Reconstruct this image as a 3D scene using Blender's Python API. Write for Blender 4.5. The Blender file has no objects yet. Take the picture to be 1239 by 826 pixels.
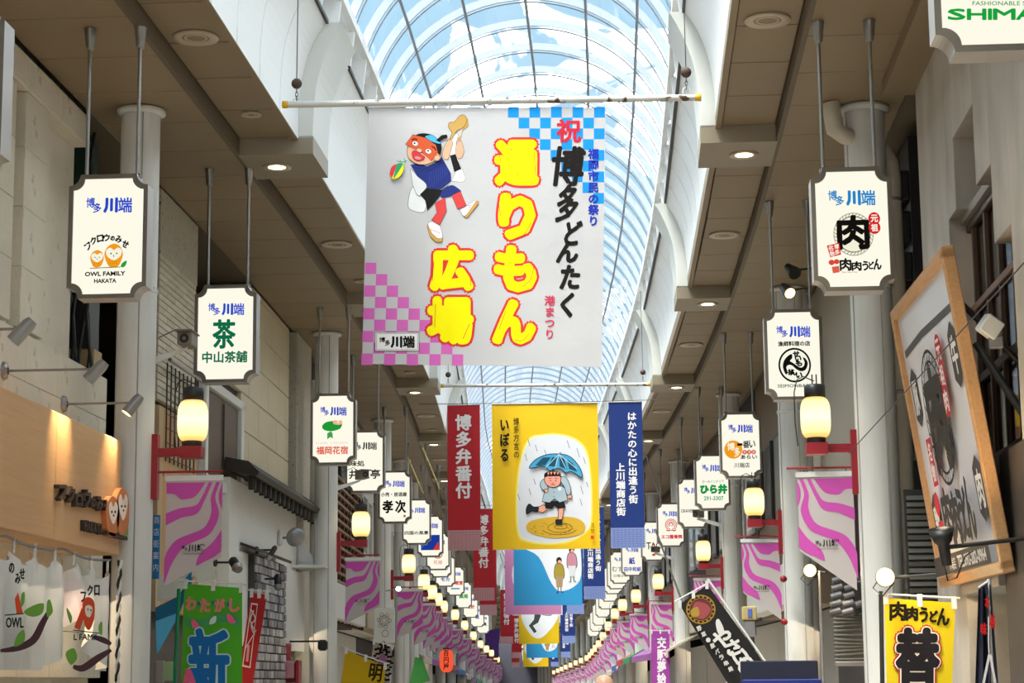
import bpy, bmesh, math, random
from mathutils import Vector, Matrix
from mathutils.geometry import tessellate_polygon
random.seed(7)
PI = math.pi
SC = bpy.context.scene
C = SC.collection

# ------------------------------------------------------------------ camera
F, YAW, PITCH, ROLL = 2430.35, .0634, .1679, .0101
XC, CH = -1.334, 1.5                 # street centre line, eye height
_F0 = Vector((-math.sin(YAW), math.cos(YAW), 0)); _R0 = Vector((math.cos(YAW), math.sin(YAW), 0))
_FW = _F0 * math.cos(PITCH) + Vector((0, 0, math.sin(PITCH)))
_U0 = -_F0 * math.sin(PITCH) + Vector((0, 0, math.cos(PITCH)))
_CR = _R0 * math.cos(ROLL) - _U0 * math.sin(ROLL)
_CU = _R0 * math.sin(ROLL) + _U0 * math.cos(ROLL)
cam = bpy.data.objects.new('camera', bpy.data.cameras.new('camera'))
cam.data.sensor_width = 36; cam.data.sensor_fit = 'HORIZONTAL'; cam.data.lens = 36 * F / 1239
cam.data.clip_start = .1; cam.data.clip_end = 2000
cam.matrix_world = Matrix(((_CR.x, _CU.x, -_FW.x, 0), (_CR.y, _CU.y, -_FW.y, 0), (_CR.z, _CU.z, -_FW.z, CH), (0, 0, 0, 1)))
C.objects.link(cam); SC.camera = cam
SC.view_settings.view_transform = 'Standard'; SC.view_settings.look = 'None'
SC.view_settings.gamma = 1; SC.view_settings.use_curve_mapping = False
SC.view_settings.exposure = 0.2
SC.cycles.use_denoising = True
SC.cycles.max_bounces = 10; SC.cycles.diffuse_bounces = 5; SC.cycles.transparent_max_bounces = 24
SC.cycles.sample_clamp_indirect = 6

# ------------------------------------------------------------------ sky and sun
def make_world():
    w = bpy.data.worlds.new('sky'); SC.world = w; w.use_nodes = True
    nt = w.node_tree; N = nt.nodes; L = nt.links; N.clear()
    out = N.new('ShaderNodeOutputWorld'); bg = N.new('ShaderNodeBackground')
    tc = N.new('ShaderNodeTexCoord'); mp = N.new('ShaderNodeMapping'); mp.inputs['Scale'].default_value = (1, 1, 2.2)
    nz = N.new('ShaderNodeTexNoise'); nz.inputs['Scale'].default_value = 7; nz.inputs['Detail'].default_value = 6; nz.inputs['Roughness'].default_value = .55
    nz.inputs['Distortion'].default_value = .6
    rp = N.new('ShaderNodeValToRGB'); rp.color_ramp.elements[0].position = .57; rp.color_ramp.elements[1].position = .66
    rp.color_ramp.elements[0].color = (.54, .82, 1.04, 1); rp.color_ramp.elements[1].color = (24, 23, 21.8, 1)
    L.new(tc.outputs['Generated'], mp.inputs['Vector']); L.new(mp.outputs[0], nz.inputs['Vector']); L.new(nz.outputs['Fac'], rp.inputs[0])
    L.new(rp.outputs[0], bg.inputs[0]); bg.inputs[1].default_value = SKY
    L.new(bg.outputs[0], out.inputs[0])
SKY = .86
make_world()
sun = bpy.data.objects.new('sun', bpy.data.lights.new('sun', 'SUN')); C.objects.link(sun)
sun.data.energy = 9.0; sun.data.angle = .35; sun.data.color = (1, .95, .86)
sun.rotation_euler = (math.radians(18), math.radians(-17), 0)

# ------------------------------------------------------------------ street coordinates: u across from the centre line, s along, z up
def bend(s):
    if s < 20: return 0.
    t = min(s, 45) - 20; r = -.00139 * t * t
    if s > 45: r -= .0695 * (min(s, 66) - 45)
    if s > 66: r -= .045 * (min(s, 132) - 66)
    if s > 132: r -= .08 * (s - 132)
    return r
def drop(s):
    if s < 75: return 0.
    return -.024 * (min(s, 100) - 75) - .01 * max(0, s - 100)
def heading(s): return -math.atan((bend(s + .5) - bend(s - .5)))
def W(u, s, z): return Vector((XC + u + bend(s), s, z + drop(s)))
def ray(px, py):
    uu = px - 619.5; vv = py - 413
    return (_FW * F + _CR * uu - _CU * vv).normalized()
EYE = Vector((0, 0, CH))
def on_plane(px, py, o, n):
    r = ray(px, py); return EYE + r * ((o - EYE).dot(n) / r.dot(n))
def at_s(px, py, s):                 # -> (u, z)
    r = ray(px, py); p = EYE + r * (s / r.y); return p.x - XC - bend(s), p.z - drop(s)
def at_u(px, py, u):                 # -> (s, z)
    lo, hi = 1., 600.; r = ray(px, py)
    g = lambda s: r.x * s / r.y - XC - bend(s) - u
    a = g(lo) < 0
    for _ in range(60):
        m = (lo + hi) / 2
        if (g(m) < 0) == a: lo = m
        else: hi = m
    return lo, CH + r.z * lo / r.y - drop(lo)

# ------------------------------------------------------------------ materials
MT = {}
def lin(c):
    c = c / 255
    return c / 12.92 if c <= .04045 else ((c + .055) / 1.055) ** 2.4
def rgb(h):
    if isinstance(h, str): return tuple(lin(int(h[i:i + 2], 16)) for i in (0, 2, 4))
    return h
def mat(name, col, rough=.6, metal=0, var=.12, vs=6, bump=0, bs=20, wave=None, spec=.4, stain=None):
    if name in MT: return MT[name]
    m = bpy.data.materials.new(name); MT[name] = m; m.use_nodes = True
    nt = m.node_tree; b = nt.nodes['Principled BSDF']; L = nt.links
    c = rgb(col)
    b.inputs['Roughness'].default_value = rough; b.inputs['Metallic'].default_value = metal
    b.inputs['Specular IOR Level'].default_value = spec
    tc = nt.nodes.new('ShaderNodeTexCoord')
    nz = nt.nodes.new('ShaderNodeTexNoise'); nz.inputs['Scale'].default_value = vs; nz.inputs['Detail'].default_value = 5
    L.new(tc.outputs['Object'], nz.inputs['Vector'])
    mx = nt.nodes.new('ShaderNodeMix'); mx.data_type = 'RGBA'
    mx.inputs['A'].default_value = (*[v * (1 - var) for v in c], 1); mx.inputs['B'].default_value = (*[min(1, v * (1 + var)) for v in c], 1)
    L.new(nz.outputs['Fac'], mx.inputs['Factor'])
    last = mx.outputs['Result']
    if wave:                          # grain: (colour, scale, stretch vector, amount)
        mp = nt.nodes.new('ShaderNodeMapping'); mp.inputs['Scale'].default_value = wave[2]
        L.new(tc.outputs['Object'], mp.inputs['Vector'])
        n2 = nt.nodes.new('ShaderNodeTexNoise'); n2.inputs['Scale'].default_value = wave[1]; n2.inputs['Detail'].default_value = 4
        L.new(mp.outputs[0], n2.inputs['Vector'])
        rp = nt.nodes.new('ShaderNodeMapRange'); rp.inputs['From Min'].default_value = .42; rp.inputs['From Max'].default_value = .7; rp.inputs['To Max'].default_value = wave[3]
        L.new(n2.outputs['Fac'], rp.inputs['Value'])
        m2 = nt.nodes.new('ShaderNodeMix'); m2.data_type = 'RGBA'; L.new(rp.outputs[0], m2.inputs['Factor'])
        L.new(last, m2.inputs['A']); m2.inputs['B'].default_value = (*rgb(wave[0]), 1); last = m2.outputs['Result']
    if stain:                         # (colour, scale, threshold)
        n3 = nt.nodes.new('ShaderNodeTexNoise'); n3.inputs['Scale'].default_value = stain[1]; n3.inputs['Detail'].default_value = 8
        L.new(tc.outputs['Object'], n3.inputs['Vector'])
        rp = nt.nodes.new('ShaderNodeMapRange'); rp.inputs['From Min'].default_value = stain[2]; rp.inputs['From Max'].default_value = stain[2] + .06
        L.new(n3.outputs['Fac'], rp.inputs['Value'])
        m3 = nt.nodes.new('ShaderNodeMix'); m3.data_type = 'RGBA'; L.new(rp.outputs[0], m3.inputs['Factor'])
        L.new(last, m3.inputs['A']); m3.inputs['B'].default_value = (*rgb(stain[0]), 1); last = m3.outputs['Result']
    L.new(last, b.inputs['Base Color'])
    if bump:
        nb = nt.nodes.new('ShaderNodeTexNoise'); nb.inputs['Scale'].default_value = bs; nb.inputs['Detail'].default_value = 6
        L.new(tc.outputs['Object'], nb.inputs['Vector'])
        bp = nt.nodes.new('ShaderNodeBump'); bp.inputs['Strength'].default_value = bump; bp.inputs['Distance'].default_value = .05
        L.new(nb.outputs['Fac'], bp.inputs['Height']); L.new(bp.outputs[0], b.inputs['Normal'])
    return m
def emis(name, col, strength):
    if name in MT: return MT[name]
    m = bpy.data.materials.new(name); MT[name] = m; m.use_nodes = True
    nt = m.node_tree; N = nt.nodes; N.clear()
    o = N.new('ShaderNodeOutputMaterial'); e = N.new('ShaderNodeEmission')
    e.inputs[0].default_value = (*rgb(col), 1); e.inputs[1].default_value = strength
    nt.links.new(e.outputs[0], o.inputs[0]); return m
def glass(name, tint, gloss=.08):
    if name in MT: return MT[name]
    m = bpy.data.materials.new(name); MT[name] = m; m.use_nodes = True
    nt = m.node_tree; N = nt.nodes; N.clear(); L = nt.links
    o = N.new('ShaderNodeOutputMaterial'); t = N.new('ShaderNodeBsdfTransparent'); t.inputs[0].default_value = (*tint, 1)
    g = N.new('ShaderNodeBsdfGlossy'); g.inputs['Roughness'].default_value = .05
    lw = N.new('ShaderNodeLayerWeight'); lw.inputs['Blend'].default_value = .25
    mu = N.new('ShaderNodeMath'); mu.operation = 'MULTIPLY_ADD'; mu.inputs[1].default_value = .35; mu.inputs[2].default_value = gloss * .5
    L.new(lw.outputs['Fresnel'], mu.inputs[0])
    x = N.new('ShaderNodeMixShader'); L.new(mu.outputs[0], x.inputs[0]); L.new(t.outputs[0], x.inputs[1]); L.new(g.outputs[0], x.inputs[2]); L.new(x.outputs[0], o.inputs[0])
    return m
def lantern_mat():
    if 'lantern_paper' in MT: return MT['lantern_paper']
    m = bpy.data.materials.new('lantern_paper'); MT['lantern_paper'] = m; m.use_nodes = True
    nt = m.node_tree; N = nt.nodes; N.clear(); L = nt.links
    o = N.new('ShaderNodeOutputMaterial'); e = N.new('ShaderNodeEmission')
    tc = N.new('ShaderNodeTexCoord'); sp = N.new('ShaderNodeSeparateXYZ'); L.new(tc.outputs['Generated'], sp.inputs[0])
    rp = N.new('ShaderNodeValToRGB'); cr = rp.color_ramp
    cr.elements[0].position = 0; cr.elements[0].color = (1.0, .46, .09, 1)
    cr.elements[1].position = 1; cr.elements[1].color = (1.0, .55, .16, 1)
    a = cr.elements.new(.16); a.color = (1, .78, .34, 1)
    a = cr.elements.new(.5); a.color = (1, .92, .62, 1)
    a = cr.elements.new(.86); a.color = (1, .82, .42, 1)
    L.new(sp.outputs[2], rp.inputs[0])
    # the woven band printed round the paper: fine lines
    w = N.new('ShaderNodeTexWave'); w.wave_type = 'BANDS'; w.bands_direction = 'Z'; w.inputs['Scale'].default_value = 4.2
    L.new(tc.outputs['Generated'], w.inputs['Vector'])
    mr = N.new('ShaderNodeMapRange'); mr.inputs['To Min'].default_value = .93; mr.inputs['To Max'].default_value = 1.05; L.new(w.outputs['Fac'], mr.inputs[0])
    mm = N.new('ShaderNodeMath'); mm.operation = 'MULTIPLY'; mm.inputs[1].default_value = 1.25; L.new(mr.outputs[0], mm.inputs[0])
    L.new(rp.outputs[0], e.inputs[0]); L.new(mm.outputs[0], e.inputs[1]); L.new(e.outputs[0], o.inputs[0]); return m
def ink(col): return mat('print_' + col, col, .75, 0, .03, 3, spec=.15)
def lit(col): return emis('backlit_' + col, col, .84)

SOFFIT = mat('soffit_panel', (.26, .195, .12), .55, 0, .06, 1.5)
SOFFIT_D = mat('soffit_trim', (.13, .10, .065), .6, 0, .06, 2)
VOIDW = mat('white_cladding', (.88, .88, .87), .5, 0, .02, 1, spec=.3)
WHITE = mat('white_paint', (.80, .80, .79), .45, 0, .04, 3)
COLM = mat('column_paint', (.66, .66, .64), .4, 0, .05, 2, wave=((.55, .53, .49), 5, (3, 3, .4), .35))
DARK = mat('dark_gap', (.012, .013, .02), .9)  # near-black for the closing walls, the shade of the gaps put into colour
STEEL = mat('brushed_steel', (.34, .33, .31), .38, .85, .1, 8)
FRAME = mat('sign_frame', (.17, .145, .115), .45, .1, .1, 6)
FRAMES = mat('sign_side', (.46, .43, .41), .4, .2, .05, 4)
BLACK = mat('black_metal', (.02, .02, .02), .45, 0, .2, 8)
RED = mat('red_lacquer', (.30, .012, .022), .4, 0, .1, 5)
WOOD = mat('light_wood', (.55, .30, .13), .5, 0, .12, 3, wave=((.42, .2, .07), 3, (1, 14, 14), .5))
SIGNFACE = emis('lit_acrylic', (1.0, .975, .82), .86)

# ------------------------------------------------------------------ mesh helpers
class MB:
    def __init__(s): s.v = []; s.f = []; s.m = []; s.sm = []
    def add(s, vs, fs, mi=0, smooth=False):
        o = len(s.v); s.v += [tuple(v) for v in vs]; s.f += [tuple(i + o for i in f) for f in fs]; s.m += [mi] * len(fs); s.sm += [smooth] * len(fs); return s
    def box(s, a, b, mi=0, xf=None):
        (x0, y0, z0), (x1, y1, z1) = a, b
        vs = [(x0, y0, z0), (x1, y0, z0), (x1, y1, z0), (x0, y1, z0), (x0, y0, z1), (x1, y0, z1), (x1, y1, z1), (x0, y1, z1)]
        if xf: vs = [xf(*v) for v in vs]
        return s.add(vs, [(0, 3, 2, 1), (4, 5, 6, 7), (0, 1, 5, 4), (1, 2, 6, 5), (2, 3, 7, 6), (3, 0, 4, 7)], mi)
    def bbox(s, a, b, bev=.01, mi=0):      # bevelled box (edges along all axes chamfered)
        bm = bmesh.new(); bmesh.ops.create_cube(bm, size=1)
        for v in bm.verts: v.co = Vector([(a[i] + b[i]) / 2 + v.co[i] * (b[i] - a[i]) for i in range(3)])
        bmesh.ops.bevel(bm, geom=bm.edges[:], offset=bev, segments=1, affect='EDGES')
        bm.verts.index_update()
        s.add([v.co.copy() for v in bm.verts], [[v.index for v in f.verts] for f in bm.faces], mi); bm.free(); return s
    def tube(s, pts, r, n=10, mi=0, cap=True, smooth=True):
        pts = [Vector(p) for p in pts]; rs = r if isinstance(r, (list, tuple)) else [r] * len(pts)
        vs = []; fs = []
        up = None
        for i, p in enumerate(pts):
            d = (pts[min(i + 1, len(pts) - 1)] - pts[max(i - 1, 0)]).normalized()
            if up is None:
                up = Vector((0, 0, 1)) if abs(d.z) < .9 else Vector((1, 0, 0))
            a = d.cross(up).normalized(); b = a.cross(d).normalized(); up = b
            for k in range(n):
                t = 2 * PI * k / n; vs.append(p + (a * math.cos(t) + b * math.sin(t)) * rs[i])
        for i in range(len(pts) - 1):
            for k in range(n):
                k2 = (k + 1) % n; fs.append((i * n + k, i * n + k2, (i + 1) * n + k2, (i + 1) * n + k))
        s.add(vs, fs, mi, smooth)
        if cap:
            s.add(vs[:n], [tuple(range(n))], mi); s.add(vs[-n:], [tuple(reversed(range(n)))], mi)
        return s
    def lathe(s, prof, c=(0, 0, 0), n=20, mi=0, smooth=True):
        vs = []; fs = []
        for r, z in prof:
            for k in range(n):
                t = 2 * PI * k / n; vs.append((c[0] + r * math.cos(t), c[1] + r * math.sin(t), c[2] + z))
        for i in range(len(prof) - 1):
            for k in range(n):
                k2 = (k + 1) % n; fs.append((i * n + k, i * n + k2, (i + 1) * n + k2, (i + 1) * n + k))
        s.add(vs, fs, mi, smooth); return s
    def prism(s, poly, y0, y1, mi=0, mi_side=None):   # poly in (x, z), extruded along y; front at y0
        n = len(poly); vs = [(x, y0, z) for x, z in poly] + [(x, y1, z) for x, z in poly]
        tr = tessellate_polygon([[Vector((x, z, 0)) for x, z in poly]])
        s.add(vs, [tuple(t) for t in tr] + [tuple(i + n for i in reversed(t)) for t in tr], mi)
        s.add(vs, [(i, (i + 1) % n, (i + 1) % n + n, i + n) for i in range(n)], mi if mi_side is None else mi_side)
        return s
    def mesh(s, name, mats):
        me = bpy.data.meshes.new(name); me.from_pydata(s.v, [], s.f)
        for m in (mats if isinstance(mats, (list, tuple)) else [mats]): me.materials.append(m)
        me.polygons.foreach_set('material_index', s.m); me.polygons.foreach_set('use_smooth', s.sm); me.update()
        return me
    def build(s, name, mats, parent=None, loc=None, rz=None):
        return obj(name, s.mesh(name, mats), parent, loc, rz)
def obj(name, me, parent=None, loc=None, rz=None, label=None):
    o = bpy.data.objects.new(name, me); C.objects.link(o)
    if parent: o.parent = parent
    if loc is not None: o.location = loc
    if rz: o.rotation_euler = (0, 0, rz)
    if label: o['label'] = label
    return o
def thing(name, label, cat, loc=(0, 0, 0), rz=0, group=None):
    o = bpy.data.objects.new(name, None); C.objects.link(o); o.location = loc; o.rotation_euler = (0, 0, rz)
    o.empty_display_size = .1
    o['label'] = label; o['category'] = cat
    if group: o['group'] = group
    return o
def tag(o, label, cat, group=None):
    o['label'] = label; o['category'] = cat
    if group: o['group'] = group
    return o
def struct(name):
    o = bpy.data.objects.new(name, None); C.objects.link(o); o['kind'] = 'structure'; return o
def smesh(name, mb, mats, parent=None):
    o = mb.build(name, mats, parent)
    if not parent: o['kind'] = 'structure'
    return o
def copy_tree(o, parent=None):
    c = o.copy(); C.objects.link(c); c.parent = parent
    for ch in list(o.children): copy_tree(ch, c)
    return c

# ------------------------------------------------------------------ flat print: shapes and letters laid on a surface
_tc = bpy.data.curves.new('type', 'FONT'); _tc.resolution_u = 2; _to = bpy.data.objects.new('type', _tc)
_gc = {}
def glyph(ch, off=0.):
    k = (ch, off)
    if k not in _gc:
        _tc.body = ch; _tc.offset = off
        me = bpy.data.meshes.new_from_object(_to)
        _gc[k] = ([(v.co.x, v.co.y) for v in me.vertices], [tuple(p.vertices) for p in me.polygons])
        bpy.data.meshes.remove(me)
    return _gc[k]
def smooth(pts, closed=False, n=5):
    if len(pts) < 3: return pts
    out = []; N = len(pts); rng = range(N) if closed else range(N - 1)
    for i in rng:
        g = (lambda j: pts[j % N]) if closed else (lambda j: pts[max(0, min(N - 1, j))])
        p0, p1, p2, p3 = g(i - 1), g(i), g(i + 1), g(i + 2)
        for k in range(n):
            t = k / n
            out.append(tuple(.5 * (2 * p1[a] + (p2[a] - p0[a]) * t + (2 * p0[a] - 5 * p1[a] + 4 * p2[a] - p3[a]) * t * t + (3 * p1[a] - p0[a] - 3 * p2[a] + p3[a]) * t ** 3) for a in (0, 1)))
    if not closed: out.append(tuple(pts[-1]))
    return out
class Dec:
    def __init__(s, P, n, mk=ink, gap=.0002):
        s.P = P; s.n = Vector(n); s.mk = mk; s.k = 2; s.gap = gap; s.mb = MB(); s.cols = []
    def mi(s, col):
        if col not in s.cols: s.cols.append(col)
        return s.cols.index(col)
    def put(s, pts, fs, col, bumpk=True):
        off = s.n * (s.gap * s.k)
        s.mb.add([Vector(s.P(x, y)) + off for x, y in pts], fs, s.mi(col))
        if bumpk: s.k += 1
    def poly(s, pts, col, sm=False, line=None, lw=1):
        if sm: pts = smooth(pts, True)
        tr = tessellate_polygon([[Vector((x, y, 0)) for x, y in pts]])
        s.put(pts, [tuple(t) for t in tr], col)
        if line: s.stroke(list(pts) + [pts[0]], lw, line)
        return s
    def ell(s, cx, cy, rx, ry, col, a=0, line=None, lw=1, n=24):
        ca, sa = math.cos(a), math.sin(a)
        return s.poly([(cx + rx * math.cos(t) * ca - ry * math.sin(t) * sa, cy + rx * math.cos(t) * sa + ry * math.sin(t) * ca) for t in [2 * PI * k / n for k in range(n)]], col, line=line, lw=lw)
    def ring(s, cx, cy, r, w, col, n=32, a0=0, a1=2 * PI, ry=None):
        ry = ry or r
        return s.stroke([(cx + r * math.cos(a0 + (a1 - a0) * k / n), cy + ry * math.sin(a0 + (a1 - a0) * k / n)) for k in range(n + 1)], w, col)
    def stroke(s, pts, w, col, sm=False, taper=False):
        if sm: pts = smooth(pts)
        vs = []; fs = []; n = len(pts)
        for i, p in enumerate(pts):
            a = pts[max(0, i - 1)]; b = pts[min(n - 1, i + 1)]
            dx, dy = b[0] - a[0], b[1] - a[1]; l = math.hypot(dx, dy) or 1
            ww = w / 2 * ((.35 + .65 * math.sin(PI * (i + .6) / (n + .2))) if taper else 1)
            vs += [(p[0] - dy / l * ww, p[1] + dx / l * ww), (p[0] + dy / l * ww, p[1] - dx / l * ww)]
        for i in range(n - 1): fs.append((2 * i, 2 * i + 1, 2 * i + 3, 2 * i + 2))
        s.put(vs, fs, col); return s
    def band(s, A, B, col):
        A = smooth(A); B = smooth(B); n = 24
        def rs(L):
            return [L[min(len(L) - 1, int(round(k * (len(L) - 1) / n)))] for k in range(n + 1)]
        A = rs(A); B = rs(B)
        s.put(A + B, [(i, i + 1, n + 2 + i, n + 1 + i) for i in range(n)], col); return s
    def rect(s, x0, y0, x1, y1, col): return s.poly([(x0, y0), (x1, y0), (x1, y1), (x0, y1)], col)
    def ch(s, c, x0, y0, x1, y1, col, off=0., stamp=0, em=False, skew=0, rot=0, bump=True):
        vs, fs = glyph(c, off)
        if not vs: return s
        if em: gx0, gx1, gy0, gy1 = 0, 1, -.12, .88
        else: gx0, gx1 = min(v[0] for v in vs), max(v[0] for v in vs); gy0, gy1 = min(v[1] for v in vs), max(v[1] for v in vs)
        gw = max(gx1 - gx0, .05 if not em else 1); gh = max(gy1 - gy0, .05)
        cx, cy = (x0 + x1) / 2, (y0 + y1) / 2; ca, sa = math.cos(rot), math.sin(rot)
        def T(v, dx=0, dy=0):
            x = x0 + (v[0] - gx0) / gw * (x1 - x0); y = y1 - (v[1] - gy0) / gh * (y1 - y0)
            x += skew * (cy - y) + dx; y += dy
            return (cx + (x - cx) * ca - (y - cy) * sa, cy + (x - cx) * sa + (y - cy) * ca)
        s.put([T(v) for v in vs], fs, col, False)
        if stamp:
            n = 12 if stamp > 2.5 else 8
            k0 = s.k
            for k in range(n):
                t = 2 * PI * k / n; s.k = k0 + (k + 1) * .12; s.put([T(v, stamp * math.cos(t), stamp * math.sin(t)) for v in vs], fs, col, False)
            s.k = k0 + 1.5 if bump else k0
        if bump: s.k += 1
        return s
    def vtext(s, t, x0, y0, x1, y1, col, off=0., stamp=0, skew=0, fit=.96):
        h = (y1 - y0) / len(t)
        for i, c in enumerate(t):
            s.ch(c, x0, y0 + i * h + h * (1 - fit) / 2, x1, y0 + (i + 1) * h - h * (1 - fit) / 2, col, off, stamp, True, skew, bump=False)
        s.k += 2; return s
    def htext(s, t, x0, y0, x1, y1, col, off=0., stamp=0, em=True, skew=0, dy=0):
        w = (x1 - x0) / len(t)
        for i, c in enumerate(t):
            s.ch(c, x0 + i * w, y0 + dy * i, x0 + (i + 1) * w, y1 + dy * i, col, off, stamp, em, skew, bump=False)
        s.k += 2; return s
    def word(s, t, x0, y0, x1, y1, col, off=0., stamp=0, skew=0): return s.ch(t, x0, y0, x1, y1, col, off, stamp, False, skew)
    def build(s, name, parent, label=None):
        return obj(name, s.mb.mesh(name, [s.mk(c) for c in s.cols]), parent, label=label)
def rect_map(x0, y0, x1, y1, X0, Z0, X1, Z1, y=0.):     # crop frame -> local metres on a plane facing -y
    return lambda px, py: (X0 + (px - x0) / (x1 - x0) * (X1 - X0), y, Z1 - (py - y0) / (y1 - y0) * (Z1 - Z0))
def plane_map(root, yl=0.):                               # photograph frame -> the local plane y = yl of a root
    M = Matrix.Translation(root.location) @ root.rotation_euler.to_matrix().to_4x4()
    Mi = M.inverted(); o = M @ Vector((0, yl, 0)); n = (M.to_3x3() @ Vector((0, 1, 0)))
    return lambda px, py: Mi @ on_plane(px, py, o, n)

# ================================================================== SETTING
BL0, BLL, BLD = 20.29, 8.561, 1.03            # first cross beam, spacing, depth
HB, HS, HG, HWALL = 2.032, 2.185, 2.81, 3.95
S0, S1 = -24., 300.
def strip(u0, u1, z0, z1, sa, sb, mb, mi=0, step=4.):
    n = max(1, int(math.ceil((sb - sa) / step)))
    for i in range(n):
        a = sa + (sb - sa) * i / n; b = sa + (sb - sa) * (i + 1) / n
        mb.box((u0, a, z0), (u1, b, z1), mi, lambda x, y, z: W(x, y, z))
    return mb

FLOOR = mat('street_paving', (.40, .36, .30), .35, 0, .08, 2)
smesh('floor', strip(-8, 8, -.2, 0, S0, S1, MB()), FLOOR)
# outer shell behind the shop fronts
OUT = mat('building_shell', (.10, .095, .09), .9)
m = MB(); strip(-9, -8, -.2, 9.3, S0, S1, m); smesh('wall_outer_left', m, OUT)
m = MB(); strip(8, 9, -.2, 9.3, S0, S1, m); smesh('wall_outer_right', m, OUT)
ceil = struct('ceiling')
m = MB(); strip(-8, -HG - .03, 7.06, 7.3, S0, S1, m); strip(HG + .03, 8, 7.06, 7.3, S0, S1, m)
strip(-HG, -2.26, 7.2, 7.4, S0, S1, m); strip(2.26, HG, 7.2, 7.4, S0, S1, m)
m.build('roof_deck', SOFFIT_D, ceil)
# soffit panels
PT = 1.07
def bm_panel(w, l, t=.035, g=.008):
    return MB().bbox((g, g, 0), (w - g, l - g, t), .006)
pm_out = bm_panel(HWALL - HG, PT).mesh('soffit_panel', SOFFIT)
pm_in = bm_panel(HG - 2.245, PT).mesh('soffit_panel', SOFFIT)
far = MB()
k0 = int((S0 - 20.1) / PT)
for k in range(k0, 260):
    s = 20.1 + k * PT
    for sg in (-1, 1):
        u = -HWALL if sg < 0 else HG
        if 13 < s < 75: obj('soffit_panel', pm_out, ceil, W(u, s, 7.0), heading(s))
        else: far.box((u + .01, s + .01, 7.0), (u + HWALL - HG - .01, s + PT - .01, 7.035), 0, lambda x, y, z: W(x, y, z))
for k in range(-6, 33):
    s = BL0 + k * BLL
    for sg in (-1, 1):
        u = -HG if sg < 0 else 2.245
        for j in range(7):
            sj = s + BLD + j * (BLL - BLD) / 7
            if 12 < sj < 75: obj('soffit_panel', pm_in, ceil, W(u, sj, 7.167), heading(sj))
            else: far.box((u + .01, sj + .01, 7.167), (u + HG - 2.245 - .01, sj + PT - .01, 7.2), 0, lambda x, y, z: W(x, y, z))
o = far.build('soffit_panel_rows', SOFFIT, ceil); o['kind'] = 'stuff'
# step faces, inner edge trims, cross beams
m = MB(); e = MB(); bmesh_mats = SOFFIT
for sg in (-1, 1):
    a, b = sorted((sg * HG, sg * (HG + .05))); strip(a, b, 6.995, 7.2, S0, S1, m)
    a, b = sorted((sg * HS, sg * 2.245))
    for k in range(-6, 33):
        strip(a, b, 7.14, 7.3, BL0 + k * BLL + BLD, BL0 + (k + 1) * BLL, e, step=9)
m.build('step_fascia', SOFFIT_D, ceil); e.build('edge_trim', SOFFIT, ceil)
beam = MB().box((HB - .004, 0, 6.99), (HG + .01, BLD, 7.18)).mesh('cross_beam', mat('beam_cladding', (.29, .24, .17), .5, 0, .04, 2))
beamL = MB().box((-HG - .01, 0, 6.99), (-HB + .004, BLD, 7.18)).mesh('cross_beam', MT['beam_cladding'])
for k in range(-5, 33):
    s = BL0 + k * BLL
    obj('cross_beam', beam, ceil, W(0, s, 0), heading(s)); obj('cross_beam', beamL, ceil, W(0, s, 0), heading(s))

# upper white walls under the glass
PROF = [(2.185, 7.15), (2.18, 7.5), (2.14, 7.85), (2.06, 8.12), (1.97, 8.30), (1.89, 8.42)]
RPROF = [(2.034, 7.16), (2.02, 7.5), (1.98, 7.82), (1.89, 8.10), (1.80, 8.30), (1.73, 8.42)]
PROF = smooth(PROF, False, 3); RPROF = smooth(RPROF, False, 3)
RIBM = mat('rib_paint', (.66, .66, .62), .5, 0, .03, 2)  # greyer than the wall panels, putting the ribs' shading into the colour
def curved(mb, prof, t, s0, s1, sg, mi=0, xf=None):
    n = len(prof); xf = xf or (lambda x, y, z: (x, y, z))
    ins = [(sg * u, z) for u, z in prof]; outs = [(sg * (u + t), z) for u, z in prof]
    vs = [xf(u, s0, z) for u, z in ins] + [xf(u, s1, z) for u, z in ins] + [xf(u, s0, z) for u, z in outs] + [xf(u, s1, z) for u, z in outs]
    fs = []
    for i in range(n - 1):
        fs += [(i, i + 1, n + i + 1, n + i), (2 * n + i, 3 * n + i, 3 * n + i + 1, 2 * n + i + 1), (i, 2 * n + i, 2 * n + i + 1, i + 1), (n + i, n + i + 1, 3 * n + i + 1, 3 * n + i)]
    fs += [(0, n, 3 * n, 2 * n), (n - 1, 3 * n - 1, 4 * n - 1, 2 * n - 1)]
    mb.add(vs, fs, mi); return mb
GR = mat('white_wall_backing', (.35, .35, .35), .8)
DEDGE = mat('dark_wall_edge', (.035, .035, .035), .6)
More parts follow.
